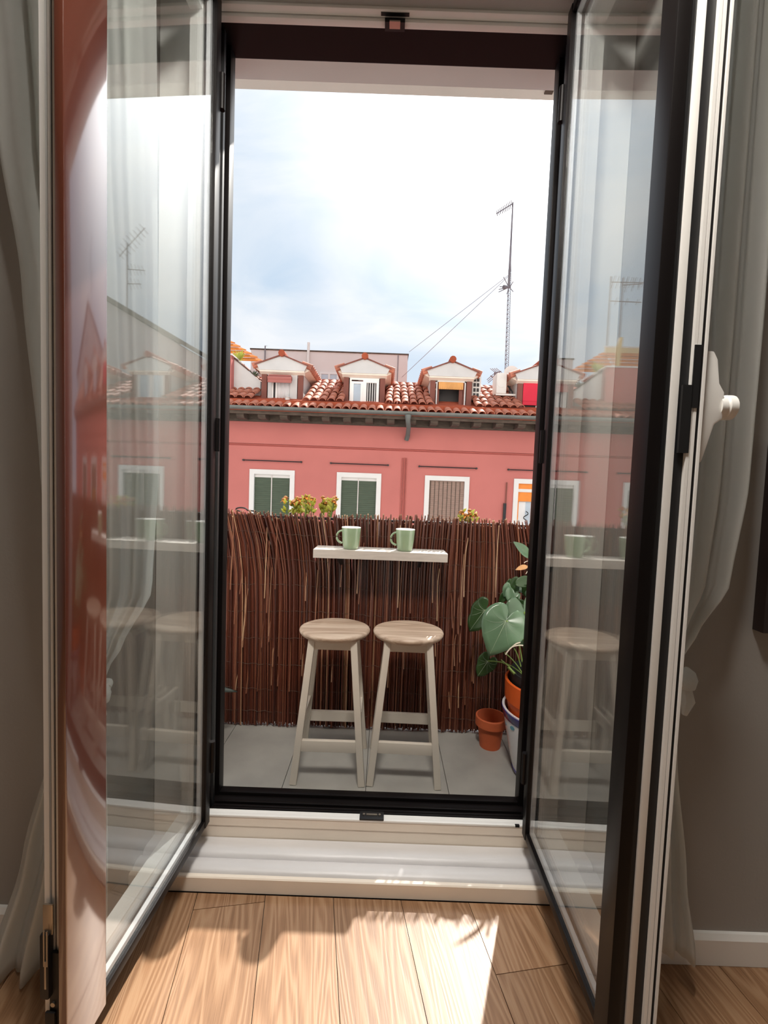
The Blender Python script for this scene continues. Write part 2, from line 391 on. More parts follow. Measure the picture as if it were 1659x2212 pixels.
# fixed frame of the balcony door
JX0, JX1, FZ0, FZ1 = -.545, .511, .124, 2.622
fr = sempty('door_1', (0, 1.48, 0))
def fbx(n, m, *a, **k):
    x0, x1, y0, y1, z0, z1 = a
    return bx(n, m, fr, x0, x1, y0 - 1.48, y1 - 1.48, z0, z1, **k)
fbx('interior_face_board', 'board', RX0 + .002, RX1 - .002, 1.40, 1.43, .090, .1195)
fbx('interior_face_board', 'board', RX0 + .002, RX1 - .002, 1.4025, 1.43, .0005, .0875)
fbx('interior_ledge', 'white', RX0 + .002, RX1 - .002, 1.398, 1.412, .120, .127, bevel=.002)
fbx('interior_ledge', 'white', RX0 + .002, RX1 - .002, 1.415, 1.431, .118, .1225)
fbx('sill_rail', 'dark', -.60, .57, 1.432, 1.55, .0005, .112)
for yy, hh in ((1.436, .1225), (1.452, .119), (1.470, .121), (1.512, .124)):
    fbx('sill_ridge', 'dark', JX0, JX1, yy, yy + (.009 if yy < 1.5 else .03), .112, hh, bevel=.0015)
fbx('jamb', 'dark', -.60, JX0 - .014, 1.432, 1.55, .112, FZ1 + .04)
fbx('jamb', 'dark', JX1 + .014, .57, 1.432, 1.55, .112, FZ1 + .04)
for x in (JX0 - .014, JX1):
    fbx('jamb_stop', 'dark', x, x + .014, 1.508, 1.55, .112, FZ1 + .02, bevel=.002)
    fbx('jamb_gasket', 'black', x + .004, x + .012, 1.455, 1.47, .112, FZ1 + .02)
fbx('head_rail', 'dark', JX0 - .014, JX1 + .014, 1.432, 1.55, FZ1 - .006, FZ1 + .037)
for x0, x1 in ((RX0 + .002, -.60), (.57, RX1 - .002)):
    fbx('side_infill', 'white', x0, x1, 1.40, 1.55, .13, ZT - .001)
fbx('interior_head_strip', 'white', -.60, .57, 1.41, 1.431, FZ1 - .013, FZ1 + .0, bevel=.002)
fbx('interior_head_strip', 'white', -.60, .57, 1.385, 1.408, FZ1 - .004, FZ1 + .012, bevel=.002)
fbx('head_board', 'wall', RX0 + .002, RX1 - .002, 1.345, 1.384, FZ1 + .004, ZT - .001)
fbx('head_board', 'wall', RX0 + .002, RX1 - .002, 1.22, 1.3435, FZ1 + .008, ZT - .001)
# strike plates in the middle of head and sill
k = at_y(853, 52, 1.40); kx = k.x
fbx('strike_plate', 'black', kx - .042, kx + .042, 1.392, 1.402, FZ1 - .006, FZ1 + .012)
fbx('strike_plate', 'black', kx - .030, kx + .030, 1.402, 1.43, FZ1 - .022, FZ1 - .010)
fbx('strike_slot', 'steel', kx - .016, kx + .016, 1.396, 1.418, FZ1 - .026, FZ1 - .022)
k = at_y(803, 1764, 1.415); kx = k.x
fbx('strike_plate', 'black', kx - .040, kx + .040, 1.396, 1.432, .127, .133, bevel=.002)
fbx('strike_slot', 'steel', kx - .018, kx + .018, 1.411, 1.417, .133, .136)
for sx in (-.026, .026):
    MB().lathe([(.004, .133), (.004, .1365)], (kx + sx, 1.414 - 1.48, 0), 10).build('screw', 'steel', fr)
bx('drain_cap', 'black', fr, .468, .482, 1.398 - 1.48, 1.404 - 1.48, .121, .1285)

# fill lamp added out of view at the ceiling to brighten room and balcony
lm = thing('added_fill_lamp', (0, .38, ZC), 'unseen round fill lamp added under the ceiling over the plank floor', 'lamp')
FILL_LAMP = bpy.data.materials.new('fill_lamp_glow'); FILL_LAMP.use_nodes = True; t_ = FILL_LAMP.node_tree; t_.nodes.clear()
em = N('ShaderNodeEmission', t_); em.inputs[0].default_value = (1, .94, .86, 1); em.inputs[1].default_value = 145
t_.links.new(em.outputs[0], N('ShaderNodeOutputMaterial', t_).inputs[0])
MB().lathe([(.20, -.022), (.19, -.030), (.12, -.038), (.004, -.040)], (0, 0, 0), 32).build('diffuser', FILL_LAMP, lm, smooth=True, angle=80)
MB().lathe([(.17, -.0005), (.215, -.0005), (.22, -.01), (.215, -.030), (.202, -.030), (.202, -.021), (.17, -.021)], (0, 0, 0), 32).build('rim', 'white', lm, smooth=True)

# ------------------------------------------------------------------ door leaves
LZ0, LZ1 = .131, 2.600
def leaf(name, hx, hy, theta, sgn, length, stile_s, label, plate):
    """local x runs from hinge to free edge, exterior face at local y=0, body towards -y*sgn"""
    ang = math.atan2(-math.cos(theta), -math.sin(theta))
    root = thing(name, (hx, hy, 0), label, 'door', rotz=ang)
    def b(n, m, x0, x1, d0, d1, z0, z1, **k):
        ys = sorted((-sgn * d0, -sgn * d1)); return bx(n, m, root, x0, x1, ys[0], ys[1], z0, z1, **k)
    T = .071
    hs, rl = .030, .024            # visible exterior profile widths
    ms0 = stile_s                  # where the meeting stile starts
    # exterior profile
    b('hinge_stile', 'dark', 0, hs, 0, .030, LZ0, LZ1, bevel=.002)
    b('bottom_rail', 'dark', hs, ms0, .002, .030, LZ0, LZ0 + rl, bevel=.002)
    b('top_rail', 'dark', hs, ms0, .002, .030, LZ1 - rl, LZ1, bevel=.002)
    if plate:
        b('meeting_stile', 'brown', ms0, length, -.004, .012, LZ0 - .004, LZ1 + .004, bevel=.003)
        b('meeting_stile_core', 'black', ms0, length - .046, .012, .034, LZ0, LZ1)
        e = length - .046
        b('edge_strip', 'black', e, e + .004, .014, .036, LZ0, LZ1)
        b('edge_strip', 'white', e - .02, e + .002, .038, .050, LZ0, LZ1)
        b('edge_strip', 'black', e - .02, e, .050, .053, LZ0, LZ1)
        b('edge_strip', 'white', e - .02, e + .003, .053, .058, LZ0, LZ1)
        b('edge_strip', 'black', e - .02, e, .058, .061, LZ0, LZ1)
        b('interior_stile', 'white', ms0 - .005, e + .005, .061, T, LZ0, LZ1)
    else:
        b('meeting_stile', 'dark', ms0, length, 0, .024, LZ0, LZ1, bevel=.002)
        b('edge_groove', 'black', ms0, length - .003, .024, .030, LZ0, LZ1)
        b('edge_strip', 'black', ms0, length - .006, .030, .036, LZ0, LZ1)
        b('edge_strip', 'white', ms0, length - .002, .036, .050, LZ0, LZ1, bevel=.001)
        b('edge_groove', 'black', ms0, length - .0035, .050, .067, LZ0, LZ1)
        b('edge_strip', 'white', ms0, length + .004, .067, .073, LZ0, LZ1)
        b('edge_strip', 'black', ms0, length - .002, .073, .0745, LZ0, LZ1)
        b('edge_strip', 'white', ms0, length + .004, .0745, .080, LZ0, LZ1)
        b('edge_gasket', 'dark', ms0, length + .002, .080, .086, LZ0, LZ1)
        b('interior_stile', 'white', ms0 - .02, length + .006, .086, .090, LZ0, LZ1)
        T = .090
    # interior white half of the sash
    b('interior_stile', 'white', 0, .045, .034, T, LZ0, LZ1)
    b('interior_rail', 'white', .045, ms0, .036, T, LZ0, LZ0 + .066)
    b('interior_rail', 'white', .045, ms0, .036, T, LZ1 - .066, LZ1)
    # double glazing: two panes with a spacer between
    g0, g1, h0, h1 = hs + .001, ms0 - .001, LZ0 + rl + .001, LZ1 - rl - .001
    b('outer_pane', 'glass', g0, g1, .008, .012, h0, h1)
    b('inner_pane', 'glass', g0, g1, .028, .032, h0 + .006, h1 - .006)
    for a in ((g0, g0 + .012, h0, h1), (g1 - .012, g1, h0, h1)):
        b('spacer_bar', 'alu', a[0], a[1], .013, .027, a[2], a[3])
    for z in (h0, h1 - .012):
        b('spacer_bar', 'alu', g0 + .012, g1 - .012, .013, .027, z, z + .012)
    for a in ((g0 + .0125, g0 + .0155, h0 + .0125, h1 - .0125), (g1 - .0155, g1 - .0125, h0 + .0125, h1 - .0125)):
        b('sealant_line', 'black', a[0], a[1], .024, .0275, a[2], a[3])
    for z in (h0 + .0125, h1 - .0155):
        b('sealant_line', 'black', g0 + .016, g1 - .016, .024, .0275, z, z + .003)
    return root, b
L, Lb = leaf('balcony_door_leaf', -.521, 1.362, R(2.46), 1, .608, .500,
             'open glazed door leaf with a wide red-brown meeting stile and shoot bolt', True)
Rr, Rb = leaf('balcony_door_leaf', .478, 1.362, R(.9), -1, .556, .505,
              'open glazed door leaf with black meeting stile and white lever handle', False)
# hinges
for root, b in ((L, Lb), (Rr, Rb)):
    for z in (.34, 1.36, 2.36):
        MB().lathe([(.009, z - .05), (.009, z + .05)], (-.011, 0, 0), 12).build('hinge', 'dark', root, smooth=True)
# shoot bolt on the edge of the left leaf
e = .608 - .046
bolt = Lb('shoot_bolt_plate', 'black', e + .004, e + .010, .040, .058, LZ0, .315)
Lb('bolt_keeper', 'black', e + .010, e + .016, .044, .064, LZ0, .20, bevel=.003)
lv = Lb('bolt_lever', 'steel', e + .010, e + .014, .048, .068, .355, .415, bevel=.002)
Lb('bolt_body', 'black', e + .006, e + .020, .052, .070, .23, .36, bevel=.004)
for d in (.052, .058):
    Lb('bolt_spring', 'steel', e + .020, e + .022, d, d + .0025, .30, .37)
Lb('bolt_rod', 'steel', e + .020, e + .022, .055, .0585, .255, .31)
for z in (.165, .213):
    ys = -.050
    MB().tube([(e + .010, ys, z), (e + .013, ys, z)], .0045, 12).build('screw', 'steel', L)
# lever handle on the room side of the right leaf (local +y is outside for sgn=-1 -> room side is +y)
hz = 1.40
def hprof(pts, x0, x1, n, m='white'):
    return MB().prism([(y, z) for y, z in pts], x0, x1, 'x').build(n, m, Rr, bevel=.004)
hprof([(.090, hz + .085), (.112, hz + .085), (.120, hz + .070), (.126, hz + .028), (.136, hz + .012), (.136, hz - .036), (.122, hz - .046), (.104, hz - .115), (.090, hz - .12)], .515, .548, 'handle_backplate')
MB().tube([(.531, .132, hz - .012), (.531, .143, hz - .012)], .021, 20).build('handle_collar', 'white', Rr, smooth=True)
MB().tube([(.531, .1435, hz - .012), (.531, .147, hz - .012), (.531, .160, hz - .012), (.531, .164, hz - .012)], [.019, .0225, .0225, .018], 20).build('handle_knob', 'white', Rr, smooth=True)
MB().tube([(.527, .153, hz - .012), (.470, .155, hz - .014), (.425, .155, hz - .016)], [.012, .010, .009], 12).build('handle_lever', 'white', Rr, smooth=True)
Rb('lock_cam', 'black', .556, .562, .052, .070, hz - .10, hz + .02)
Rb('lock_cam', 'black', .556, .562, .068, .080, hz - .02, hz + .09)

# ------------------------------------------------------------------ curtains
def lerp_tab(tab, z):
    tab = sorted(tab)
    if z <= tab[0][0]: return tab[0][1:]
    for a, b in zip(tab, tab[1:]):
        if z <= b[0]:
            t = (z - a[0]) / (b[0] - a[0]); t = t * t * (3 - 2 * t) * .5 + t * .5
            return tuple(p + (q - p) * t for p, q in zip(a[1:], b[1:]))
    return tab[-1][1:]
def curtain(name, tab, folds, seed, label, ztop, zbot, nu=110, nv=90):
    rnd = random.Random(seed); ph = [rnd.uniform(0, 6.28) for _ in range(4)]
    def fn(u, v):
        z = zbot + (ztop - zbot) * v
        xa, ya, xb, yb, amp = lerp_tab(tab, z)
        uu = u + .02 * math.sin(3 * v * 3.1 + ph[0]) * math.sin(math.pi * u)
        x = xa + (xb - xa) * uu; y = ya + (yb - ya) * uu
        f = math.sin(uu * folds * 2 * math.pi + ph[1] + .5 * math.sin(v * 5 + ph[2])) + .4 * math.sin(uu * folds * 4.3 * math.pi + ph[3] + v * 2)
        f *= min(1, .25 + u * 4)
        dx, dy = xb - xa, yb - ya; l = math.hypot(dx, dy)
        return (x - dy / l * f * amp, y + dx / l * f * amp, z)
    o = MB().grid(fn, nu, nv).build(name, 'cloth', None, smooth=True, solid=.0015, angle=80)
    return tag(o, label, 'curtain')
# table: z, inner edge x,y, outer edge x,y, fold depth
cl = curtain('curtain', [(2.93, -.595, 1.12, -1.0, 1.05, .018), (2.0, -.590, 1.14, -.905, 1.05, .018), (1.66, -.588, 1.145, -.85, 1.05, .018), (1.25, -.585, 1.15, -.812, 1.05, .016), (.93, -.590, 1.13, -.785, 1.05, .014),
                         (.80, -.640, 1.085, -.76, 1.05, .012), (.735, -.672, 1.07, -.75, 1.05, .010), (.69, -.672, 1.065, -.74, 1.05, .010), (.6, -.665, 1.06, -.775, 1.04, .013), (.3, -.655, 1.05, -.84, 1.02, .018), (.03, -.65, 1.04, -.905, .99, .022)],
             4, 3, 'white linen curtain tied back behind the leaf with the red-brown stile', 2.93, .012)
cr = curtain('curtain', [(2.93, .66, 1.05, .84, 1.04, .016), (1.6, .66, 1.06, .842, 1.03, .016), (1.25, .66, 1.06, .84, 1.03, .016), (1.02, .665, 1.06, .815, 1.03, .014),
                         (.90, .68, 1.06, .755, 1.04, .010), (.82, .684, 1.06, .722, 1.05, .006), (.74, .684, 1.06, .722, 1.05, .006), (.6, .675, 1.06, .735, 1.05, .008), (.3, .665, 1.05, .768, 1.03, .012), (.11, .66, 1.05, .792, 1.01, .012)],
             3, 8, 'white linen curtain tied back behind the leaf with the white handle', 2.93, .105)
def tie(name, c, rx, ry, z, label):
    pts = [(c[0] + rx * math.cos(a), c[1] + ry * math.sin(a), z + .012 * math.sin(a * 2 + .6)) for a in [2 * math.pi * i / 24 for i in range(25)]]
    root = thing(name, (c[0], c[1], z), label, 'tieback')
    loc = [(p[0] - c[0], p[1] - c[1], p[2] - z) for p in pts]
    MB().tube(loc, .009, 8, False).build('band', 'cloth', root, smooth=True)
    MB().lathe([(.004, -.03), (.02, -.02), (.024, 0), (.018, .018), (.004, .028)], (rx * .9, -ry * .75, .0), 12).build('knot', 'cloth', root, smooth=True)
    MB().tube([(rx * .9, -ry * .8, -.02), (rx * 1.0, -ry, -.05), (rx * .85, -ry * .95, -.085)], [.012, .015, .006], 8).build('loose_end', 'cloth', root, smooth=True)
tie('curtain_tieback', (-.706, 1.060), .046, .030, .70, 'white cloth knot tying the curtain behind the red-brown stile')
tie('curtain_tieback', (.703, 1.055), .034, .026, .79, 'white cloth knot tying the curtain behind the white handle')

# picture on the right wall
pc = thing('picture_frame', (1.192, WY - .02, .895), 'dark framed picture hanging on the wall beside the tied curtain', 'picture')
bx('canvas', 'picture', pc, -.235, .235, -.006, .004, .015, .455)
for a in ((-.25, .25, 0, .018), (-.25, .25, .452, .47)): bx('frame_bar', 'pframe', pc, a[0], a[1], -.014, .018, a[2], a[3])
for x in (-.25, .232): bx('frame_bar', 'pframe', pc, x, x + .018, -.014, .018, .018, .452)

# ------------------------------------------------------------------ own balcony and facade
EY = 1.60
ext = struct(MB().box(-9, -.60, EY, 1.68, -9, 9).box(.57, 9, EY, 1.68, -9, 9).box(-.60, .57, EY, 1.68, FZ1 + .04, 9).box(-.60, .57, EY, 1.68, -9, -.03).build('wall_exterior', 'render', None))
struct(bx('wall_reveal', 'render', None, -.60, .57, 1.5505, 1.5995, FZ1 + .041, FZ1 + .2))
bal = struct(bx('balcony_floor', 'grout', None, -1.6, 1.6, 1.5505, 2.30, -.16, -.008))
TX = [-.369 - .334 * 3, -.369 - .334 * 2, -.369 - .334, -.369, -.033, .302, .621, .955, 1.289]
for i in range(len(TX) - 1):
    for y0, y1 in ((1.552, 1.702), (1.704, 2.298)):
        bx('tile', 'tile', bal, TX[i] + .0012, TX[i + 1] - .0012, y0, y1, -.008, 0)
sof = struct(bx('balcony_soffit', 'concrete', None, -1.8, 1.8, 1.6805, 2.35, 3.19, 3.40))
for x, y in ((1027, 148), (1186, 197)):
    d = ray(x, y); t = (3.19 - CAMH) / d.z; p = EYE + d * t
    bx('soffit_hole_spot', 'eave', sof, p.x - .02, p.x + .02, p.y - .012, p.y + .012, 3.184, 3.19)  # hole shown as a dark spot, its shade put into the colour
struct(bx('street', 'street', None, -14, 16, 1.69, 12, -9.2, -9.0))

# iron railing carrying the reed screen
rl = thing('balcony_railing', (0, 2.275, 0), 'black iron balcony railing standing behind the reed screen', 'railing')
bx('top_rail', 'iron', rl, -1.58, 1.58, -.018, .018, 1.040, 1.052)
bx('bottom_rail', 'iron', rl, -1.58, 1.58, -.010, .010, .09, .102)
for i in range(27):
    x = -1.56 + i * .12
    MB().tube([(x, 0, .0), (x, 0, 1.041)], .007, 6).build('baluster', 'iron', rl)
sc = at_y(532, 1098, 2.26)
MB().tube([(sc.x - .03, 0, 1.066)] + [(sc.x - .03 + .03 * math.cos(a), 0, 1.075 + .012 * math.sin(a)) for a in [math.pi - i * math.pi / 8 for i in range(9)]] + [(sc.x + .05, 0, 1.070)], .004, 6).build('scroll', 'iron', rl)

# reed screen
rf = thing('reed_screen', (0, 2.185, 0), 'dark red-brown willow reed screen wired along the balcony railing', 'screen')
mb = MB(); tones = []
rnd = random.Random(11)
def reed(x, yoff, r, tone, z0, z1, lean, bend, nseg=7, n=5):
    pts = []
    for i in range(nseg + 1):
        t = i / nseg; z = z0 + (z1 - z0) * t
        top = max(0, (t - .62) / .38)
        xx = x + lean * t * .3 + bend * math.sin(t * 3.0 + x * 9) + lean * top * top
        yy = yoff - .020 + .040 * t + .003 * math.sin(t * 7 + x * 31)
        pts.append((xx, yy, z))
    pts.append(pts[-1]); pts[-2] = (pts[-1][0], pts[-1][1], pts[-1][2] - .006)      # pale cut tip
    k = len(mb.f); mb.tube(pts, [r * (1.06 - .22 * i / nseg) for i in range(nseg + 2)], n)
    nf = len(mb.f) - k; tt = [tone] * nf
    if z1 > 1.0:
        for q in range(nf - 2 - n, nf - 2): tt[q] = min(.8, tone + .3)
        tt[-1] = .75
    tones.extend(tt)
x = -1.45
while x < 1.45:
    r = rnd.uniform(.0024, .0043)
    q = rnd.random()
    tone = .02 + .34 * rnd.random() ** 1.4
    if q < .12: tone = rnd.uniform(.45, .68)
    elif q < .32: tone = rnd.uniform(.30, .45)
    z1 = 1.074 + rnd.uniform(-.014, .012) + .006 * math.sin(x * 5)
    # the tips lean in drifts
    lean = .032 * math.sin(x * 4.3 + .6) - .020 + rnd.uniform(-.006, .006)
    if x < -.45: lean -= .016
    reed(x, rnd.uniform(-.006, .006), r, tone, rnd.uniform(.004, .022), z1, lean, rnd.uniform(-.0012, .0012))
    x += r * 2 * rnd.uniform(.80, 1.02)
x = -1.45
while x < 1.45:                      # second layer shows through the gaps
    r = rnd.uniform(.004, .006)
    reed(x, .016, r, .02 + .12 * rnd.random(), rnd.uniform(.004, .02), 1.05 + rnd.uniform(-.02, .015), .04 * math.sin(x * 4.3 + .6) - .02, rnd.uniform(-.003, .003), 5, 4)
    x += r * 1.7
x = -1.455
while x < 1.45:
    r = rnd.uniform(.005, .006)
    reed(x, .027, r, .02 + .10 * rnd.random(), rnd.uniform(.004, .014), 1.04 + rnd.uniform(-.02, .015), .04 * math.sin(x * 4.3 + .6) - .02, 0, 5, 4)
    x += r * 1.8
# broken, paler strands lying over the front
for i in range(70):
    x = rnd.uniform(-.85, .85); z0 = rnd.uniform(.05, .75); ln = rnd.uniform(.12, .42)
    reed(x, -.010 - .004 * rnd.random(), rnd.uniform(.0018, .0032), rnd.uniform(.45, .72), z0, min(1.05, z0 + ln), rnd.uniform(-.01, .01), .002, 4, 4)
reeds = mb.build('reeds', 'reed', rf, smooth=True, angle=70)
atr = reeds.data.attributes.new('tone', 'FLOAT', 'FACE')
atr.data.foreach_set('value', tones)
reeds['kind'] = 'stuff'
for kz, z in enumerate((.075, .19, .32, .45, .58, .71, .84, .97)):
    pts = []
    for i in range(161):
        xx = -1.44 + i * .018
        pts.append((xx, -.020 + .040 * z - .0075 + .003 * math.sin(i * 2.1), z + .006 * math.sin(xx * 7 + kz) + .003 * math.sin(i * 1.7)))
    MB().tube(pts, .0009, 4).build('binding_wire', 'eave', rf)

# ------------------------------------------------------------------ bar shelf and mugs
sh = thing('bar_shelf', (0, 2.02, .885), 'pale wooden bar shelf fixed to the reed screen above the stools', 'shelf')
bx('board', 'shelf', sh, -.317, .299, .0, .138, .003, .0385, bevel=.0015)
bx('front_edge', 'shelf', sh, -.317, .299, -.003, -.0002, 0, .0385)
for x in (-.20, .18):
    MB().prism([(.005, -.001), (.135, -.001), (.135, -.05), (.12, -.05)], x - .006, x + .006, 'x').build('bracket', 'iron', sh)
def mug(x, y, z, label):
    t = thing('coffee_mug', (x, y, z), label, 'mug', 'sage mugs on the bar shelf')
    H_, r0, r1 = .101, .036, .045
    prof = [(.030, 0), (.034, .003), (.0375, .018), (.041, .045), (.0435, .08), (.0448, H_ - .002), (.0440, H_), (.0422, H_ - .002), (.0405, .06), (.035, .014), (.01, .010)]
    MB().lathe(prof, (0, 0, 0), 40).build('body', 'mug', t, smooth=True, angle=70)
    MB().lathe([(.0428, H_ - .003), (.0412, .06), (.0357, .015), (.005, .0108), (.005, .0112), (.0352, .0155), (.0407, .06), (.0420, H_ - .003)], (0, 0, 0), 40).build('glazed_inside', 'mugin', t, smooth=True, angle=70)
    MB().lathe([(.0450, H_ - .0015), (.0452, H_ + .0005), (.0440, H_ + .0016), (.0424, H_ + .0008), (.0420, H_ - .003)], (0, 0, 0), 40).build('rim', 'mugin', t, smooth=True, angle=70)
    pts = [(-.040 - .027 * math.sin(a), -.004, .056 + .029 * math.cos(a)) for a in [math.pi * i / 14 for i in range(15)]]
    MB().tube(pts, .0048, 10).build('handle', 'mug', t, smooth=True)
    return t
mug(-.150, 2.075, .924, 'sage green coffee mug on the shelf beside the yellow flowers')
mug(.1035, 2.075, .924, 'sage green coffee mug on the shelf beside the broad-leaved plant')

# ------------------------------------------------------------------ bar stools
def stool(name, cx, cy, rz, label):
    t = thing(name, (cx, cy, 0), label, 'stool', 'bar stools under the shelf', rotz=rz)
    zt, a, b = .612, .152, .140
    q = b / a
    MB().lathe([(r * q, z) for r, z in [(.02, zt - .030), (.128, zt - .030), (.143, zt - .026), (.150, zt - .017), (.1515, zt - .011), (.148, zt - .004), (.138, zt - .0005), (.06, zt + .0), (.01, zt)]], (0, 0, 0), 56, a / b).build('seat', 'seat', t, smooth=True, angle=60, rotz=R(90))
    fx, fy, tx, ty = .139, .134, .086, .080
    def at(zz, sx, sy, inset=0):
        k = zz / (zt - .03); return Vector((sx * (fx + (tx - fx) * k), sy * (fy + (ty - fy) * k), zz))
    for sx in (-1, 1):
        for sy in (-1, 1):
            p = at(0.0, sx, sy); q = at(zt - .031, sx, sy)
            MB().beam(p + Vector((0, 0, .001)), q, .0275, .0275, (0, 1, 0)).build('leg', 'stool', t, bevel=.0025)
    for sy in (-1, 1):
        p, q = at(zt - .050, -1, sy), at(zt - .050, 1, sy)
        MB().beam(p + Vector((.013, 0, 0)), q - Vector((.013, 0, 0)), .018, .036, (0, 0, 1)).build('apron', 'stool', t)
        p, q = at(.155, -1, sy), at(.155, 1, sy)
        MB().beam(p + Vector((.013, 0, 0)), q - Vector((.013, 0, 0)), .018, .046, (0, 0, 1)).build('stretcher', 'stool', t, bevel=.0015)
    for sx in (-1, 1):
        p, q = at(zt - .050, sx, -1), at(zt - .050, sx, 1)
        MB().beam(p + Vector((0, .013, 0)), q - Vector((0, .013, 0)), .018, .036, (0, 0, 1)).build('apron', 'stool', t)
        p, q = at(.238, sx, -1), at(.238, sx, 1)
        MB().beam(p + Vector((0, .013, 0)), q - Vector((0, .013, 0)), .018, .040, (0, 0, 1)).build('stretcher', 'stool', t, bevel=.0015)
    return t
stool('bar_stool', -.192, 1.880, R(.5), 'cream bar stool with bleached wood seat on the pale planter side')
stool('bar_stool', .124, 1.884, R(-1.5), 'cream bar stool with bleached wood seat on the terracotta pot side')

# ------------------------------------------------------------------ pots and plants
def pot_profile(rt, rb, h, lip, lipw, wall=.008):
    return [(rb * .3, 0), (rb, 0), (rb + (rt - lipw - rb) * (h - lip) / h, h - lip), (rt, h - lip + .004), (rt, h - .003), (rt - .003, h), (rt - wall, h), (rt - wall - .004, h - lip), (rb - .004, .012), (.01, .012)]
tp = thing('terracotta_pot', (.548, 2.068, 0), 'small empty terracotta pot standing on the balcony tiles', 'pot')
MB().lathe(pot_profile(.073, .048, .148, .045, .007), (0, 0, 0), 40).build('body', 'terra', tp, smooth=True, angle=30)
TC = (.722, 1.868)
ce = thing('ceramic_planter', (TC[0], TC[1], 0), 'white ceramic planter with cobalt bands and painted leaves', 'planter')
zr = .292
def rad(z): return .112 + (.176 - .112) * (z / zr) ** .8
prof = [(.05, 0)] + [(rad(z), z) for z in [zr * i / 12 for i in range(13)]] + [(rad(zr) - .010, zr), (rad(zr * .5) - .010, zr * .5), (.10, .015), (.01, .015)]
MB().lathe(prof, (0, 0, 0), 48).build('body', 'cer', ce, smooth=True, angle=50)
def band(z0, z1, m, n):
    MB().lathe([(rad(z0) + .0005, z0), (rad(z0) + .0022, z0 + .001), (rad(z1) + .0022, z1 - .001), (rad(z1) + .0005, z1), (rad(z1) - .003, z1), (rad(z0) - .003, z0)], (0, 0, 0), 48).build(n, m, ce, smooth=True, angle=50)
band(.252, .288, 'cobalt', 'rim_band'); band(.004, .026, 'cobalt', 'foot_band')
def decal(n, m, z, ang, pts):
    """painted shape wrapped on the pot: pts in (arc metres, z offset)"""
    mbd = MB(); vs = []
    for off in (.0012, .0):
        for a, dz in pts:
            rr = rad(z + dz) + off + .0006; th_ = ang + a / rr; vs.append((rr * math.cos(th_), rr * math.sin(th_), z + dz))
    k = len(pts); fs = [tuple(range(k)), tuple(range(2 * k - 1, k - 1, -1))] + [(i, (i + 1) % k, (i + 1) % k + k, i + k) for i in range(k)]
    mbd.add(vs, fs).build(n, m, ce)
def ell(a, b, rot=0, k=12): return [(a * math.cos(t) * math.cos(rot) - b * math.sin(t) * math.sin(rot), a * math.cos(t) * math.sin(rot) + b * math.sin(t) * math.cos(rot)) for t in [2 * math.pi * i / k for i in range(k)]]
for q in range(16):
    decal('painted_scroll', 'teal', .226 + (.007 if q % 2 else -.007), 2 * math.pi * q / 16, ell(.015, .009, .4))
for q in range(5):
    A = R(222) + 2 * math.pi * q / 5
    decal('painted_leaf', 'leafglaze', .095, A, ell(.020, .055, .15))
    decal('painted_stalk', 'leafglaze', .165, A - .05, [(-.004, -.02), (.004, -.02), (.001, .03), (-.003, .03)])
po = thing('orange_pot', (TC[0], TC[1], .12), 'bright orange pot nested inside the ceramic planter', 'pot')
MB().lathe([(.06, 0), (.128, 0), (.158, .205), (.166, .209), (.170, .29), (.167, .293), (.160, .293), (.156, .21), (.12, .012), (.01, .012)], (0, 0, 0), 48).build('body', 'terra2', po, smooth=True, angle=35)
bp = thing('nursery_pot', (TC[0], TC[1], .134), 'black nursery pot full of soil inside the orange pot', 'pot')
MB().lathe([(.06, 0), (.112, 0), (.146, .25), (.148, .318), (.142, .318), (.138, .25), (.1, .01), (.01, .01)], (0, 0, 0), 40).build('body', 'blackpot', bp, smooth=True, angle=35)
MB().lathe([(.135, .235), (.140, .262), (.05, .275), (.005, .278)], (0, 0, 0), 30).build('soil', 'soil', bp, smooth=True)

def heart(parent, name, base, tip, nrm, m='leaf', wide=.62, cup=.12, droop=.25, veins=True, lob=.5, rings=6, nth=36, origin=(0, 0, 0)):
    base, tip = Vector(base), Vector(tip); t = tip - base; ln = t.length; t.normalize()
    n = Vector(nrm); n = (n - t * n.dot(t)).normalized(); s = t.cross(n)
    org = Vector(origin)
    def rr(th):
        a = abs(th); tab = [(0, 1.0), (.12, .90), (.35, .78), (.7, wide * 1.12), (1.2, wide), (1.7, wide * .93), (2.3, lob * 1.0), (2.75, lob * .88), (3.0, lob * .45), (math.pi, .06)]
        for p, q in zip(tab, tab[1:]):
            if a <= q[0]: return p[1] + (q[1] - p[1]) * (a - p[0]) / (q[0] - p[0])
        return .06
    def P(rho, th):
        a = rr(th) * rho * ln; u = a * math.cos(th); v = a * math.sin(th)
        h = cup * abs(v) - droop * max(0, u / ln) ** 2 * ln * .5 + .012 * ln * math.sin(6 * th) * rho - .35 * cup * (v * v) / ln * 1.6
        return base + t * u + s * v + n * h - org
    vs = [P(0, 0)]; fs = []
    for k in range(1, rings + 1):
        for j in range(nth): vs.append(P(k / rings, -math.pi + 2 * math.pi * j / nth))
    for j in range(nth): fs.append((0, 1 + j, 1 + (j + 1) % nth))
    for k in range(rings - 1):
        for j in range(nth):
            a, b = 1 + k * nth + j, 1 + k * nth + (j + 1) % nth; fs.append((a, b, b + nth, a + nth))
    o = MB().add(vs, fs).build(name, m, parent, smooth=True, solid=.0012, angle=80)
    if veins:
        vm = MB()
        for th in (0, .55, -.55, 1.15, -1.15, 1.9, -1.9):
            vm.tube([P(i / 6 * .93, th * (.6 + .4 * i / 6)) + n * .0016 for i in range(7)], [.0011 * (1 - .12 * i) * (1.5 if th == 0 else .7) for i in range(7)], 4)
        vm.build('veins', 'vein', o)
    return o
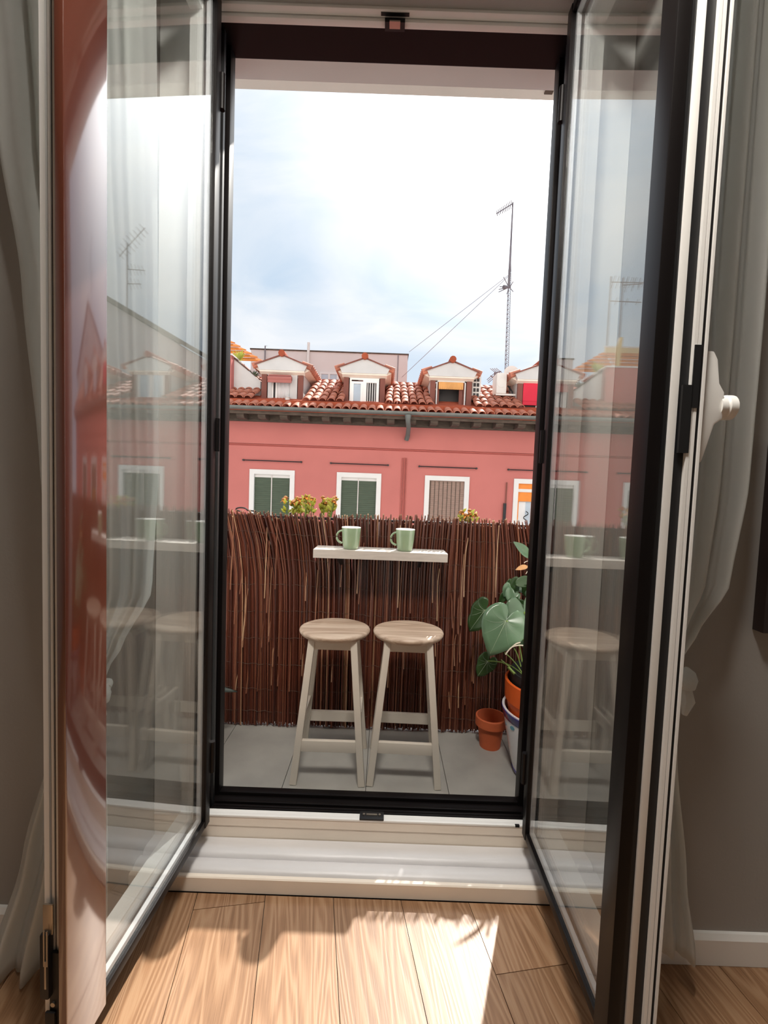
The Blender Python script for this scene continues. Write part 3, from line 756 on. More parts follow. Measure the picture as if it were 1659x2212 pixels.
def lance(parent, name, base, tip, nrm, m, w=.2, fold=.2, droop=.2, origin=(0, 0, 0), nu=6, nv=9):
    base, tip = Vector(base), Vector(tip); t = tip - base; ln = t.length; t.normalize()
    n = Vector(nrm); n = (n - t * n.dot(t)).normalized(); s = t.cross(n); org = Vector(origin)
    def fn(u, v):
        a = (u - .5) * 2; wd = w * ln * (math.sin(math.pi * min(1, v * .93 + .05)) ** .8) * (1 - .35 * v)
        return base + t * (v * ln) + s * (a * wd) + n * (abs(a) * wd * fold - droop * v * v * ln * .4) - org
    return MB().grid(fn, nu, nv).build(name, m, parent, smooth=True, solid=.001, angle=80)

# broad-leaved plant
PO = Vector((TC[0], TC[1], .40))
pl = thing('broad_leaved_plant', PO, 'plant with big heart-shaped leaves growing from the nested pots', 'plant')
def stem(parent, pts, r, m='stem', n='stem', o=PO): return MB().tube([Vector(p) - o for p in pts], r, 6).build(n, m, parent, smooth=True)
def seg(a, b, sag, k=7):
    a, b = Vector(a), Vector(b); return [a + (b - a) * (i / k) + Vector((0, 0, sag * math.sin(math.pi * i / k))) for i in range(k + 1)]
A0, A1 = at_y(1093, 1341, 1.86), at_y(1057, 1416, 1.80)
heart(pl, 'leaf_blade', A0, A1, (-.22, -1, .42), 'leaf', .60, .10, .30, origin=PO)
stem(pl, seg(PO, A0, .06), [.005] * 8)
B0, B1 = at_y(1048, 1318, 1.97), at_y(1012, 1364, 1.97)
heart(pl, 'leaf_blade', B0, B1, (-.55, -.8, .25), 'leafd', .50, .2, .2, origin=PO); stem(pl, seg(PO, B0, .08), [.004] * 8)
C0, C1 = at_y(1088, 1326, 1.99), at_y(1074, 1372, 1.97)
heart(pl, 'leaf_blade', C0, C1, (-.1, -1, .2), 'leaf', .55, .1, .2, veins=False, origin=PO); stem(pl, seg(PO, C0, .05), [.004] * 8)
D0, D1 = at_y(1132, 1322, 1.93), at_y(1150, 1412, 1.90)
heart(pl, 'leaf_blade', D0, D1, (.1, -1, .4), 'leaf', .50, .12, .3, origin=PO); stem(pl, seg(PO, D0, .05), [.005] * 8)
E0, E1 = at_y(1054, 1428, 1.98), at_y(1031, 1462, 1.97)
heart(pl, 'leaf_blade', E0, E1, (-.3, -.9, .2), 'leafd', .52, .1, .15, origin=PO); stem(pl, seg(PO + Vector((-.06, 0, 0)), E0, .03), [.003] * 8)
for bx_, by_ in (((1130, 1480), (1082, 1425)), ((1125, 1440), (1110, 1400)), ((1132, 1460), (1090, 1410)), ((1128, 1430), (1117, 1380))):
    stem(pl, seg(at_y(bx_[0], bx_[1], 1.86), at_y(by_[0], by_[1], 1.88), .01), [.0028] * 8)
stem(pl, seg(at_y(1140, 1486, 1.84), at_y(1098, 1441, 1.85), .0), [.006] * 8)
for a, b in (((1092, 1414), (1107, 1397)), ((1107, 1397), (1124, 1388)), ((1107, 1397), (1134, 1395))):
    stem(pl, seg(at_y(*a, 1.80), at_y(*b, 1.80), .004), [.0026] * 8, 'twig', 'dry_twig')
# bushier plant trained up beside it
bpn = thing('climbing_plant', PO + Vector((.05, .05, 0)), 'leafy climbing plant with small glossy leaves above the broad-leaved plant', 'plant')
BO = Vector(bpn.location)
rnd = random.Random(4)
top = at_y(1150, 1185, 2.06)
stem(bpn, seg(BO, at_y(1146, 1290, 2.06), .0) + seg(at_y(1146, 1290, 2.06), top, 0), .005, 'stem', 'stem', BO)
spots = [(1122, 1282), (1104, 1300), (1112, 1262), (1132, 1276), (1096, 1276), (1140, 1274), (1120, 1302), (1104, 1250), (1118, 1246), (1130, 1252), (1100, 1268), (1112, 1272), (1126, 1268), (1136, 1262), (1108, 1286), (1120, 1292), (1134, 1284), (1098, 1258), (1128, 1300), (1116, 1258), (1138, 1296)]
for (x, y) in spots:
    c = at_y(x, y, 2.05 + rnd.uniform(-.04, .04)); a = rnd.uniform(-2.6, .6)
    d = Vector((math.cos(a), rnd.uniform(-.6, .3), math.sin(a) * .8)).normalized() * rnd.uniform(.07, .11)
    lance(bpn, 'leaf_blade', c, c + d, (rnd.uniform(-.5, .3), -1, rnd.uniform(.2, .9)), 'leafd' if rnd.random() < .7 else 'leaf', .30, .3, .3, BO)
lance(bpn, 'leaf_blade', at_y(1094, 1294, 2.07) + Vector((.05, 0, -.02)), at_y(1092, 1291, 2.05), (0, -1, .8), 'leafd', .34, .3, .2, BO)
lance(bpn, 'leaf_blade', at_y(1145, 1204, 2.07), at_y(1112, 1170, 2.05), (.3, -1, .5), 'leaf', .28, .25, .2, BO)
lance(bpn, 'dry_leaf', at_y(1140, 1224, 2.07), at_y(1114, 1230, 2.06), (0, -1, .8), 'dry', .25, .6, .2, BO)
for a, b in (((1142, 1212), (1132, 1216)), ((1142, 1232), (1136, 1240))):
    stem(bpn, seg(at_y(*a, 2.07), at_y(*b, 2.06), .003), [.0016] * 8, 'twig', 'dry_twig', BO)

# pale planter on the other side with one grey blade
lp = thing('beige_planter', (-.905, 1.955, 0), 'tall beige planter with a grey pointed leaf beside the reed screen', 'planter')
MB().lathe([(.05, 0), (.125, 0), (.185, .255), (.188, .275), (.18, .275), (.175, .25), (.115, .02), (.01, .02)], (0, 0, 0), 40).build('body', 'planter', lp, smooth=True, angle=35)
MB().lathe([(.172, .235), (.175, .25), (.05, .258), (.005, .26)], (0, 0, 0), 30).build('soil', 'soil', lp)
lo = Vector((-.905, 1.955, 0))
lance(lp, 'leaf_blade', Vector((-.90, 1.95, .26)), at_y(511, 1481, 2.0), (.2, -.2, 1), 'agave', .14, .5, .35, lo)
for d in ((-.1, .05, .14), (.05, -.12, .16), (-.05, -.1, .2), (.0, .1, .2)):
    lance(lp, 'leaf_blade', Vector((-.90, 1.95, .26)), Vector((-.90, 1.95, .26)) + Vector(d), (.1, -.5, 1), 'agave', .16, .5, .3, lo)

# window boxes outside the railing with flowers
def flower_box(cx, w, n, seed, label, spread, hmin, hmax, heads=True):
    t = thing('flower_box', (cx, 2.36, .86), label, 'plant')
    o = Vector((cx, 2.36, .86)); rnd = random.Random(seed)
    MB().prism([(-.06, 0), (.06, 0), (.075, .15), (.066, .15), (.052, .012), (-.052, .012), (-.066, .15), (-.075, .15)], -w, w, 'x').build('trough', 'terra', t)
    bx('soil', 'soil', t, -w + .003, w - .003, -.06, .06, .10, .135)
    bx('hook', 'iron', t, -w * .5, -w * .5 + .012, -.082, -.074, .05, .21)
    for i in range(n):
        x = spread(rnd); zt = rnd.uniform(hmin, hmax) - .86
        b = Vector((x * .8, rnd.uniform(-.04, .04), .13)); q = Vector((x, b.y + rnd.uniform(-.03, .03), zt))
        MB().tube(seg(b, q, 0, 4), .0022, 5).build('stem', 'stem', t)
        for k in range(5):
            f = rnd.uniform(.45, .98); p = b + (q - b) * f; a = rnd.uniform(0, 6.28)
            lance(t, 'leaf_blade', p, p + Vector((math.cos(a) * .025, math.sin(a) * .02, rnd.uniform(.012, .034))), (0, -1, .4), 'leafy', .26, .3, .1, (0, 0, 0), 2, 4)
        if heads:
            MB().lathe([(.002, -.010), (.010, -.003), (.011, .004), (.003, .010)], q, 8).build('flower_head', 'bud', t, smooth=True)
            for k in range(5):
                a = k * 1.256 + rnd.uniform(-.3, .3)
                lance(t, 'petal', q, q + Vector((math.cos(a) * .018, math.sin(a) * .018, rnd.uniform(-.020, .002))), (0, 0, 1), 'petal', .35, .1, .2, (0, 0, 0), 2, 3)
    return t
flower_box(-.40, .17, 26, 5, 'orange and yellow flowers growing over the top of the reed screen', lambda r: r.choice([r.uniform(-.13, .03), r.uniform(-.13, .03), r.uniform(.0, .14)]), 1.105, 1.158)
flower_box(.42, .10, 6, 9, 'small pale sprigs showing over the reed screen near the slatted brown blind', lambda r: r.choice([-.075, .0, .02, .06]) + r.uniform(-.012, .012), 1.085, 1.112, True)

# ------------------------------------------------------------------ pink house across the street
FY = 10.0
HB = Vector((1.5, FY, -9.0))
house = thing('apartment_house', HB, 'pink rendered house with tiled roof and four dormers across the street', 'building')
def hp(mb, n, m, parent=None, **k):
    """world-space geometry hung under the house (or one of its parts at the same origin)"""
    o = mb.build(n, m, parent or house, **k)
    o.location = -HB if parent is None else (0, 0, 0)
    return o
def hbox(n, m, *a, parent=None, **k): return hp(MB().box(*a), n, m, parent, **k)
WIN = [(-5.01, -4.01), (-3.04, -2.03), (-1.085, -.088), (.89, 1.888), (2.885, 3.88), (4.86, 5.98), (6.9, 7.9)]
WZ0, WZ1 = -.25, 1.51
# facade with openings
mb = MB(); HX0, HX1, HZ1 = -7.2, 9.6, 2.60
xs = [HX0] + [v for a, b in WIN for v in (a + .02, b - .02)] + [HX1]
for i in range(0, len(xs), 2): mb.box(xs[i], xs[i + 1], FY, FY + .35, -9, HZ1)
for a, b in WIN:
    mb.box(a + .02, b - .02, FY, FY + .35, WZ1 - .02, HZ1); mb.box(a + .02, b - .02, FY, FY + .35, -9, WZ0)
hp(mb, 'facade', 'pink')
hp(MB().prism([(FY, 2.03), (FY - .03, 2.045), (FY - .02, 2.07), (FY, 2.08)], HX0, HX1, 'x'), 'string_moulding', 'pinkdark')
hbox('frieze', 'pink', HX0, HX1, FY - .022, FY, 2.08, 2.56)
hbox('attic_floor', 'darkroom', HX0, HX1, FY + .35, FY + .5, -9, 2.5)
def window(i, a, b):
    s = .105
    w = hp(MB().box(a, a + s, FY - .03, FY + .06, WZ0, WZ1 - s).box(b - s, b, FY - .03, FY + .06, WZ0, WZ1 - s).box(a, b, FY - .03, FY + .06, WZ1 - s, WZ1).box(a - .02, b + .02, FY - .06, FY + .06, WZ0 - .06, WZ0), 'window_surround', 'wframe')
    a1, b1, z1 = a + s, b - s, WZ1 - s
    kind = {0: 'green', 1: 'green', 2: 'green', 3: 'bambo', 4: 'orange', 5: 'green', 6: 'green'}[i]
    if kind == 'orange':
        hbox('blind_box', 'orange', a1, b1, FY + .02, FY + .09, z1 - .12, z1, parent=w)
        hbox('blind_box_strip', 'wframe', a1, b1, FY + .01, FY + .02, z1 - .19, z1 - .12, parent=w)
        hbox('blind', 'orange', a1, b1, FY + .03, FY + .05, z1 - .40, z1 - .19, parent=w)
        hbox('sash', 'orange', a1, a1 + .05, FY + .06, FY + .10, WZ0, z1 - .40, parent=w)
        hbox('sash', 'orange', (a1 + b1) / 2 - .06, (a1 + b1) / 2 + .06, FY + .06, FY + .10, WZ0, z1 - .40, parent=w)
        hbox('sash', 'orange', b1 - .05, b1, FY + .06, FY + .10, WZ0, z1 - .40, parent=w)
        for x0, x1 in ((a1 + .05, (a1 + b1) / 2 - .06), ((a1 + b1) / 2 + .06, b1 - .05)):
            hbox('pane', 'blueglass', x0, x1, FY + .075, FY + .085, WZ0, z1 - .40, parent=w)
            hbox('net_curtain', 'curt', x0, x0 + (x1 - x0) * .55, FY + .068, FY + .072, WZ0, z1 - .41, parent=w)
        hp(MB().tube([(a1 + .2 + .05 * math.sin(t), FY - .02, z1 - .62 - t * .03) for t in [i * .6 for i in range(12)]], .012, 5), 'wire_ornament', 'iron', w)
    else:
        mbs = MB(); n = 34; dz = (z1 - .07 - WZ0) / n
        for k in range(n):
            z = WZ0 + k * dz; mbs.prism([(FY + .03, z), (FY + .022, z + dz * .5), (FY + .03, z + dz), (FY + .045, z + dz), (FY + .045, z)], a1, b1, 'x')
        hp(mbs, 'roller_blind', kind, w)
        hbox('blind_headbox', 'wframe' if kind == 'green' else 'bambo', a1, b1, FY + .03, FY + .06, z1 - .07, z1, parent=w)
        cords = [(.48, .010)] if kind == 'green' else [(.12 * q + .04, .006) for q in range(8)]
        for f, r in cords:
            x = a1 + (b1 - a1) * f
            hbox('blind_cord', 'grey' if kind == 'green' else 'eave', x - r, x + r, FY + .012, FY + .022, WZ0, z1 - .02, parent=w)
    # awning rod above the opening
    hp(MB().tube([(a - .14, FY - .04, 1.705), (b + .14, FY - .04, 1.705)], .012, 6), 'awning_rod', 'iron')
    for x in (a - .14, b + .14):
        hp(MB().tube([(x, FY, 1.705), (x, FY - .06, 1.705)], .022, 6), 'rod_bracket', 'iron')
for i, (a, b) in enumerate(WIN): window(i, a, b)
for x, r in ((.37, .010), (.42, .016), (.46, .008)):
    hp(MB().tube([(x, FY - .02, -9), (x, FY - .02, 1.88)], r, 6), 'conduit', 'pinkdark')
hp(MB().tube([(2.70, FY - .04, -9), (2.70, FY - .04, .95)], .035, 6), 'standpipe', 'iron')
hp(MB().tube([(2.72, FY - .04, .95), (2.72, FY - .04, 1.42)], .014, 6), 'standpipe', 'maroon')
# eaves
hbox('eave_plate', 'eave', HX0, HX1, FY - .10, FY, 2.56, 2.70)
hbox('eave_soffit', 'eave', HX0, HX1, FY - .50, FY + .1, 2.70, 2.735)
hbox('fascia', 'eave', HX0, HX1, FY - .52, FY - .50, 2.66, 2.76)
x = -6.9
k = 0
while x < 9.4:
    hp(MB().prism([(FY - .46, 2.62), (FY - .40, 2.58), (FY - .1, 2.585), (FY - .1, 2.70), (FY - .46, 2.70)], x, x + .16, 'x'), 'rafter_end', 'eave')
    x += .465 + random.uniform(-.02, .02); k += 1
pts = [(FY - .60 + .07 * math.cos(a), 2.80 + .07 * math.sin(a)) for a in [math.pi + math.pi * i / 10 for i in range(11)]]
pts += [(y + (.006 if y < FY - .6 else -.006), z + .004) for y, z in reversed(pts)]
hp(MB().prism(pts, HX0, HX1, 'x'), 'gutter', 'zinc', smooth=True)
hp(MB().tube([(.43, FY - .60, 2.74), (.43, FY - .60, 2.64), (.46, FY - .40, 2.50), (.46, FY - .12, 2.36), (.44, FY - .06, 2.28)], [.075, .055, .05, .05, .05], 10), 'downpipe', 'zinc', smooth=True)
for i in range(12):
    x = -6.5 + i * 1.3; hbox('gutter_clip', 'zinc', x, x + .025, FY - .68, FY - .52, 2.795, 2.805)
# roof
SL = math.tan(R(24.5)); RE = (FY - .62, 2.83)      # eave line y,z
def rz(y): return RE[1] + (y - RE[0]) * SL
RT_Y = 11.75
hp(MB().prism([(RE[0], RE[1] - .05), (RT_Y, rz(RT_Y) - .05), (RT_Y, rz(RT_Y) - .20), (RE[0] + .1, RE[1] - .10)], HX0, HX1, 'x'), 'roof_deck', 'roof')
hp(MB().prism([(RT_Y - .1, rz(RT_Y) - .05), (RT_Y, rz(RT_Y) + .05), (RT_Y + .12, rz(RT_Y) + .05), (RT_Y + 3, rz(RT_Y) - 1.2), (RT_Y + 3, rz(RT_Y) - 1.4)], HX0, HX1, 'x'), 'roof_ridge', 'mortar')
DORM = [-2.385, -.545, 1.40, 3.36, 5.29, 7.2]
DW = .50
def under_dormer(x, y): return any(abs(x - d) < DW - .03 for d in DORM) and y > 10.12
hp(MB().prism([(RE[0] + .235, RE[1] + .02), (RE[0] + .245, RE[1] + .165), (RE[0] + .40, RE[1] + .20), (RE[0] + .40, RE[1] + .05)], HX0, HX1, 'x'), 'mortar_band', 'mortar')
# one barrel tile, shared
slope = math.atan(SL)
def tile_mesh():
    mbt = MB(); n = 6; ln = .42
    prof0 = [(.082 * math.cos(math.pi * i / n), .062 * math.sin(math.pi * i / n)) for i in range(n + 1)]
    prof1 = [(.068 * math.cos(math.pi * i / n), .052 * math.sin(math.pi * i / n)) for i in range(n + 1)]
    vs = [(x, 0, z + .02) for x, z in prof0] + [(x, ln, z) for x, z in prof1] + [(x * .80, 0, z * .78 + .02) for x, z in prof0]
    k = n + 1; fs = [(i, i + 1, k + i + 1, k + i) for i in range(n)] + [(i, 2 * k + i, 2 * k + i + 1, i + 1) for i in range(n)]
    mbt.add(vs, fs); return mbt
tproto = tile_mesh().build('roof_tile', 'rooft', house, smooth=True, angle=50)
TM = tproto.data; bpy.data.objects.remove(tproto)
PIT = .178; rows = 7
stuff = MB(); rnd = random.Random(2)
tv = [Vector(v.co) for v in TM.vertices]; tf = [tuple(p.vertices) for p in TM.polygons]
ncol = int((HX1 - HX0) / PIT)
for c in range(ncol):
    x = HX0 + .1 + c * PIT
    for r_ in range(rows):
        d = r_ * .335 - .03; y = RE[0] + d * math.cos(slope); z = RE[1] - .03 + d * math.sin(slope)
        if r_: z += .075
        if under_dormer(x, y + .2) or (r_ and any(abs(x - d) < DW - .03 for d in DORM) and y < 10.2): continue
        jx, jz, jr = rnd.uniform(-.010, .010), rnd.uniform(-.004, .010), rnd.uniform(-.05, .05)
        Mx = Matrix.Translation(Vector((x + jx, y, z + jz))) @ Matrix.Rotation(slope, 4, 'X') @ Matrix.Rotation(jr, 4, 'Z')
        if -3.65 < x < 3.55:
            o = bpy.data.objects.new('roof_tile', TM); COL.objects.link(o); o.parent = house
            o.matrix_local = Matrix.Translation(-HB) @ Mx
        else:
            stuff.add([Mx @ v for v in tv], tf)
so = hp(stuff, 'roof_tiles_beyond', 'rooft', smooth=True); so['kind'] = 'stuff'

def dormer(i, cx):
    f = 10.13; zs, ze, za = 3.02, 3.74, 4.04
    hw = .455
    d = hp(MB().prism([(f, zs), (f, ze), (11.8, ze), (11.8, rz(11.8) - .1), (f, rz(f) - .1)], cx - hw + .0, cx - hw + .06, 'x')
           .prism([(f, zs), (f, ze), (11.8, ze), (11.8, rz(11.8) - .1), (f, rz(f) - .1)], cx + hw - .06, cx + hw, 'x')
           .box(cx - hw, cx + hw, f, f + .06, ze - .10, ze), 'dormer', 'dormer')
    # pediment, projecting a little
    hp(MB().prism([(cx - .56, ze + .10), (cx, za), (cx + .56, ze + .10), (cx + .50, ze - .02), (cx - .50, ze - .02)], f - .10, f + .02), 'pediment', 'dormer', d)
    hp(MB().prism([(f - .085, ze - .02), (f - .085, ze - .05), (f + .01, ze - .10), (f + .05, ze - .02)], cx - .50, cx + .50, 'x'), 'soffit_board', 'board', d)
    for sx in (-1, 1):
        # tiled slope running back to the main roof, corrugated along its length
        def fn(u, v):
            y = f - .13 + u * 1.75; ed = .62 * v
            zz = za + .015 - (za - ze - .08) * (ed / .56) + .022 * abs(math.sin(u * 1.75 / .17 * math.pi))
            return (cx + sx * ed, y, zz)
        hp(MB().grid(fn, 84, 3), 'tiled_slope', 'rooft', d, solid=.02)
        hp(MB().prism([(cx, za + .030), (cx + sx * .60, ze + .10), (cx + sx * .60, ze + .075), (cx, za + .005)], f - .135, f - .09), 'verge', 'maroon', d)
        et = MB()
        for q in range(9):
            y = f - .04 + q * .172
            et.tube([(cx + sx * .44, y, za + .02 - (za - ze - .08) * (.44 / .56) + .01), (cx + sx * .66, y, za + .02 - (za - ze - .08) * (.66 / .56) + .01)], [.060, .072], 8)
        hp(et, 'eave_tiles', 'rooft', d, smooth=True)
        # maroon corner post
        x0 = cx + sx * (hw + .01) - (.115 if sx > 0 else 0)
        hbox('corner_post', 'maroon', x0, x0 + .115, f - .02, f + .04, zs, ze - .10, parent=d)
        # side eave timber
        hp(MB().prism([(cx + sx * .46, ze - .06), (cx + sx * .60, ze + .02), (cx + sx * .60, ze + .07), (cx + sx * .46, ze + .06)], f, 11.7), 'side_eave', 'board', d)
    hp(MB().tube([(cx, f - .16, za + .045), (cx, f + .3, za + .045), (cx, 11.7, za + .045)], .075, 10), 'ridge_tile', 'mortar', d, smooth=True)
    hp(MB().prism([(9.66, rz(9.66) - .08), (9.66, rz(9.66) + .03), (f - .02, zs + .02), (f + .06, zs + .02), (f + .06, zs - .12)], cx - hw - .03, cx + hw + .03, 'x'), 'mortar_sill', 'mortar', d)
    a, b, z0, z1 = cx - hw + .125, cx + hw - .125, zs + .02, ze - .10
    yb = f + .05
    def db(n, m, *q, **k): return hbox(n, m, *q, parent=d, **k)
    if i == 0:      # curtained doorway with a rolled awning
        db('wall_panel', 'dormer', a, a + .09, yb - .05, yb, z0, z1); db('wall_panel', 'dormer', b - .16, b, yb - .05, yb, z0, z1)
        db('dark_gap', 'darkroom', a + .09, b - .16, yb, yb + .02, z0, z1)
        db('window_post', 'white', a + .09, a + .12, yb - .03, yb + .01, z0, z1); db('window_post', 'white', a + .17, a + .20, yb - .03, yb + .01, z0, z1)
        def fc(u, v): return (a + .20 + u * (b - .16 - a - .20), yb - .012 + .012 * math.sin(u * 26), z0 + v * (z1 - z0))
        hp(MB().grid(fc, 30, 2), 'net_curtain', 'curt', d, smooth=True, solid=.004)
        hp(MB().tube([(a + .03, yb - .16, z1 - .10), (b - .10, yb - .16, z1 - .10)], .055, 10), 'rolled_awning', 'mauve', d, smooth=True)
        db('awning_valance', 'mauve', a + .03, b - .10, yb - .20, yb - .18, z1 - .20, z1 - .10)
        db('awning_hood', 'mauve', a + .05, b - .12, yb - .20, yb - .05, z1 - .05, z1 - .03)
        hp(MB().lathe([(.05, 0), (.055, .015), (.055, .09), (.065, .10), (.02, .13), (.005, .15)], (b - .20, yb - .10, z0), 10), 'lantern', 'ac', d)
    elif i == 1:
        db('casement', 'white', a, a + .04, yb - .04, yb, z0, z1); db('casement', 'white', a + .04, b, yb - .04, yb, z1 - .04, z1)
        mid = (a + b) / 2
        db('casement', 'white', a + .04, a + .09, yb - .06, yb, z0, z1 - .08); db('casement', 'white', mid - .08, mid - .03, yb - .06, yb, z0, z1 - .08)
        db('casement', 'white', a + .09, mid - .08, yb - .06, yb, z1 - .13, z1 - .08); db('casement', 'white', a + .09, mid - .08, yb - .06, yb, z0, z0 + .03)
        db('pane', 'blueglass', a + .09, mid - .08, yb - .04, yb - .03, z0 + .03, z1 - .13)
        db('casement', 'white', mid - .03, mid + .05, yb - .05, yb, z0, z1 - .04); db('casement', 'white', b - .06, b, yb - .05, yb, z0, z1 - .04)
        db('dark_opening', 'darkroom', mid + .05, b - .06, yb, yb + .02, z0, z1 - .10)
        db('casement', 'white', mid + .05, b - .06, yb - .05, yb, z1 - .10, z1 - .04)
        for q in range(4):
            x = mid + .08 + q * (b - .06 - mid - .05) / 4.2
            hp(MB().tube([(x, yb - .03, z0 - .06), (x, yb - .03, z1 - .09)], .010, 6), 'bar', 'white', d)
    elif i == 2:
        db('surround', 'wframe', a, a + .025, yb - .06, yb, z0, z1); db('surround', 'wframe', b - .025, b, yb - .06, yb, z0, z1); db('surround', 'wframe', a, b, yb - .06, yb, z1 - .025, z1)
        db('frame', 'maroon', a + .025, a + .07, yb - .03, yb, z0, z1 - .025); db('frame', 'maroon', b - .14, b - .06, yb - .03, yb, z0, z1 - .025); db('frame', 'maroon', b - .05, b - .025, yb - .03, yb, z0, z1 - .025)
        db('dark_opening', 'darkroom', a + .07, b - .025, yb + .2, yb + .22, z0, z1)
        db('valance', 'straw', a + .05, b - .06, yb - .09, yb - .075, z1 - .14, z1 - .03)
        for q in range(12):
            x = a + .05 + (q + .5) * (b - a - .11) / 12
            db('valance_scallop', 'straw', x - .021, x + .021, yb - .10, yb - .072, z1 - .19, z1 - .13)
        db('sill', 'darkroom', a, b, yb - .08, yb, z0 - .03, z0)
    elif i == 3:
        db('blind', 'red', a - .01, b + .01, yb - .07, yb - .055, z0 + .13, z1 + .02)
        for z in (z0 + .13, z0 + .22): db('blind_batten', 'red', a - .01, b + .01, yb - .078, yb - .07, z, z + .02)
        db('dark_opening', 'darkroom', a, b, yb, yb + .02, z0 - .03, z1)
        db('window_post', 'white', (a + b) / 2 - .03, (a + b) / 2 + .03, yb - .03, yb, z0 - .03, z0 + .2)
        db('sill', 'white', a, b, yb - .05, yb, z0 - .05, z0 - .03)
    else:
        mid = (a + b) / 2
        db('dark_opening', 'darkroom', a, b, yb, yb + .02, z0, z1)
        for x0, x1 in ((a, mid), (mid, b)):
            db('casement', 'white', x0, x0 + .05, yb - .05, yb, z0, z1); db('casement', 'white', x1 - .05, x1, yb - .05, yb, z0, z1)
            db('pane', 'blueglass', x0 + .05, x1 - .05, yb - .03, yb - .02, z0, z1)
for i, cx in enumerate(DORM): dormer(i, cx)

# air conditioners, dish
ac = thing('air_conditioner', (2.02, 10.35, 3.30), 'white air conditioner grille mounted beside the dormer with straw valance', 'air conditioner')
bx('casing', 'ac', ac, -.10, .10, 0, .55, 0, .55, bevel=.015)
for r_ in range(4):
    for c in range(2):
        bx('vent_hole', 'darkroom', ac, -.075 + c * .075, -.020 + c * .075, -.006, .002, .06 + r_ * .115, .14 + r_ * .115)
for x in (-.08, .06): bx('bracket', 'iron', ac, x, x + .02, .05, .5, -.22, 0)
ac2 = thing('air_conditioner', (2.60, 10.25, 3.46), 'white air conditioner box on a bracket beside the red blind', 'air conditioner')
bx('casing', 'ac', ac2, -.15, .08, 0, .42, -.02, .44, bevel=.02)
MB().tube([(-.035, -.006, .21), (-.035, .0, .21)], .10, 24).build('fan_grille', 'ac', ac2)
bx('bracket', 'ac', ac2, -.15, .30, .02, .06, -.06, -.02); bx('bracket', 'ac', ac2, -.15, .30, .34, .38, -.06, -.02)
MB().tube([(.16, .2, .2), (.24, .1, .05), (.26, .05, -.3)], .018, 6).build('hose', 'iron', ac2)
ds = thing('satellite_dish', tuple(at_y(1104, 806, 10.6)), 'round satellite dish behind the dormer with the red blind', 'dish')
MB().lathe([(.005, .0), (.09, .012), (.16, .045), (.163, .05), (.09, .02), (.005, .008)], (0, 0, 0), 24).build('reflector', 'ac', ds, smooth=True).rotation_euler = (R(72), 0, R(-15))
MB().tube([(0, .05, -.5), (0, .05, 0)], .018, 6).build('pole', 'mast', ds)

# roof terrace on the left: parapet, block, canopy
tb, tbo = house, HB
def tbp(mb, n, m, parent=tb, o=tbo, **k):
    ob = mb.build(n, m, parent, **k); ob.location = -o; return ob
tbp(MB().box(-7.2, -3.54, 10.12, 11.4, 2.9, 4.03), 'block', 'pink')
tbp(MB().box(-7.2, -3.51, 10.09, 11.43, 4.03, 4.06), 'coping', 'grey')
tbp(MB().prism([(-3.539, 3.05), (-3.539, 4.0), (-2.93, 3.53), (-2.93, 3.05)], 10.30, 10.50), 'parapet', 'dormer')
tbp(MB().prism([(-3.539, 4.0), (-3.539, 4.025), (-2.91, 3.555), (-2.91, 3.53)], 10.28, 10.52), 'parapet_coping', 'eave')
tbp(MB().box(-7.2, -2.7, 12.2, 12.4, 3.0, 4.15), 'rear_wall', 'dormer')
aw = thing('terrace_canopy', (-4.6, 11.4, 4.0), 'bright orange canopy with stepped courses over the roof terrace', 'canopy')
awo = Vector(aw.location)
nc = 6
for k in range(nc):       # courses of the sloping canopy, hipped at the right end
    z0_, z1_ = 4.16 + .70 * k / nc, 4.16 + .70 * (k + 1) / nc
    y0_, y1_ = 11.05 + .7 * k / nc, 11.05 + .7 * (k + 1) / nc
    xr0, xr1 = -3.07 - 1.08 * k / nc, -3.07 - 1.08 * (k + 1) / nc
    for xa, xb0, xb1 in ((-7.0, -4.22, -4.22), (-4.17, xr0, xr1)):
        tbp(MB().add([(xa, y0_ - .03, z0_), (xb0, y0_ - .03, z0_), (xb0, y0_ - .03, z0_ + .025), (xa, y0_ - .03, z0_ + .025), (xa, y1_, z1_), (xb1, y1_, z1_), (xb1, y1_ + .02, z1_ - .02), (xa, y1_ + .02, z1_ - .02)],
                     [(0, 1, 2, 3), (3, 2, 5, 4), (4, 5, 6, 7), (7, 6, 1, 0), (0, 3, 4, 7), (1, 6, 5, 2)]), 'canopy_course', 'awn', aw, awo)
tbp(MB().box(-4.22, -4.17, 11.0, 11.06, 4.0, 4.98), 'post', 'grey', aw, awo)
tbp(MB().box(-7.0, -4.19, 11.74, 11.78, 4.72, 5.0), 'back_cloth', 'tan', aw, awo)
tbp(MB().tube([(-7.0, 11.76, 5.0), (-4.17, 11.76, 5.0)], .03, 8), 'roller', 'grey', aw, awo)
tbp(MB().prism([(-4.20, 4.15), (-4.12, 4.3), (-4.10, 4.75), (-4.18, 4.98), (-4.24, 4.98)], 10.95, 10.98), 'gathered_curtain', 'tan', aw, awo)
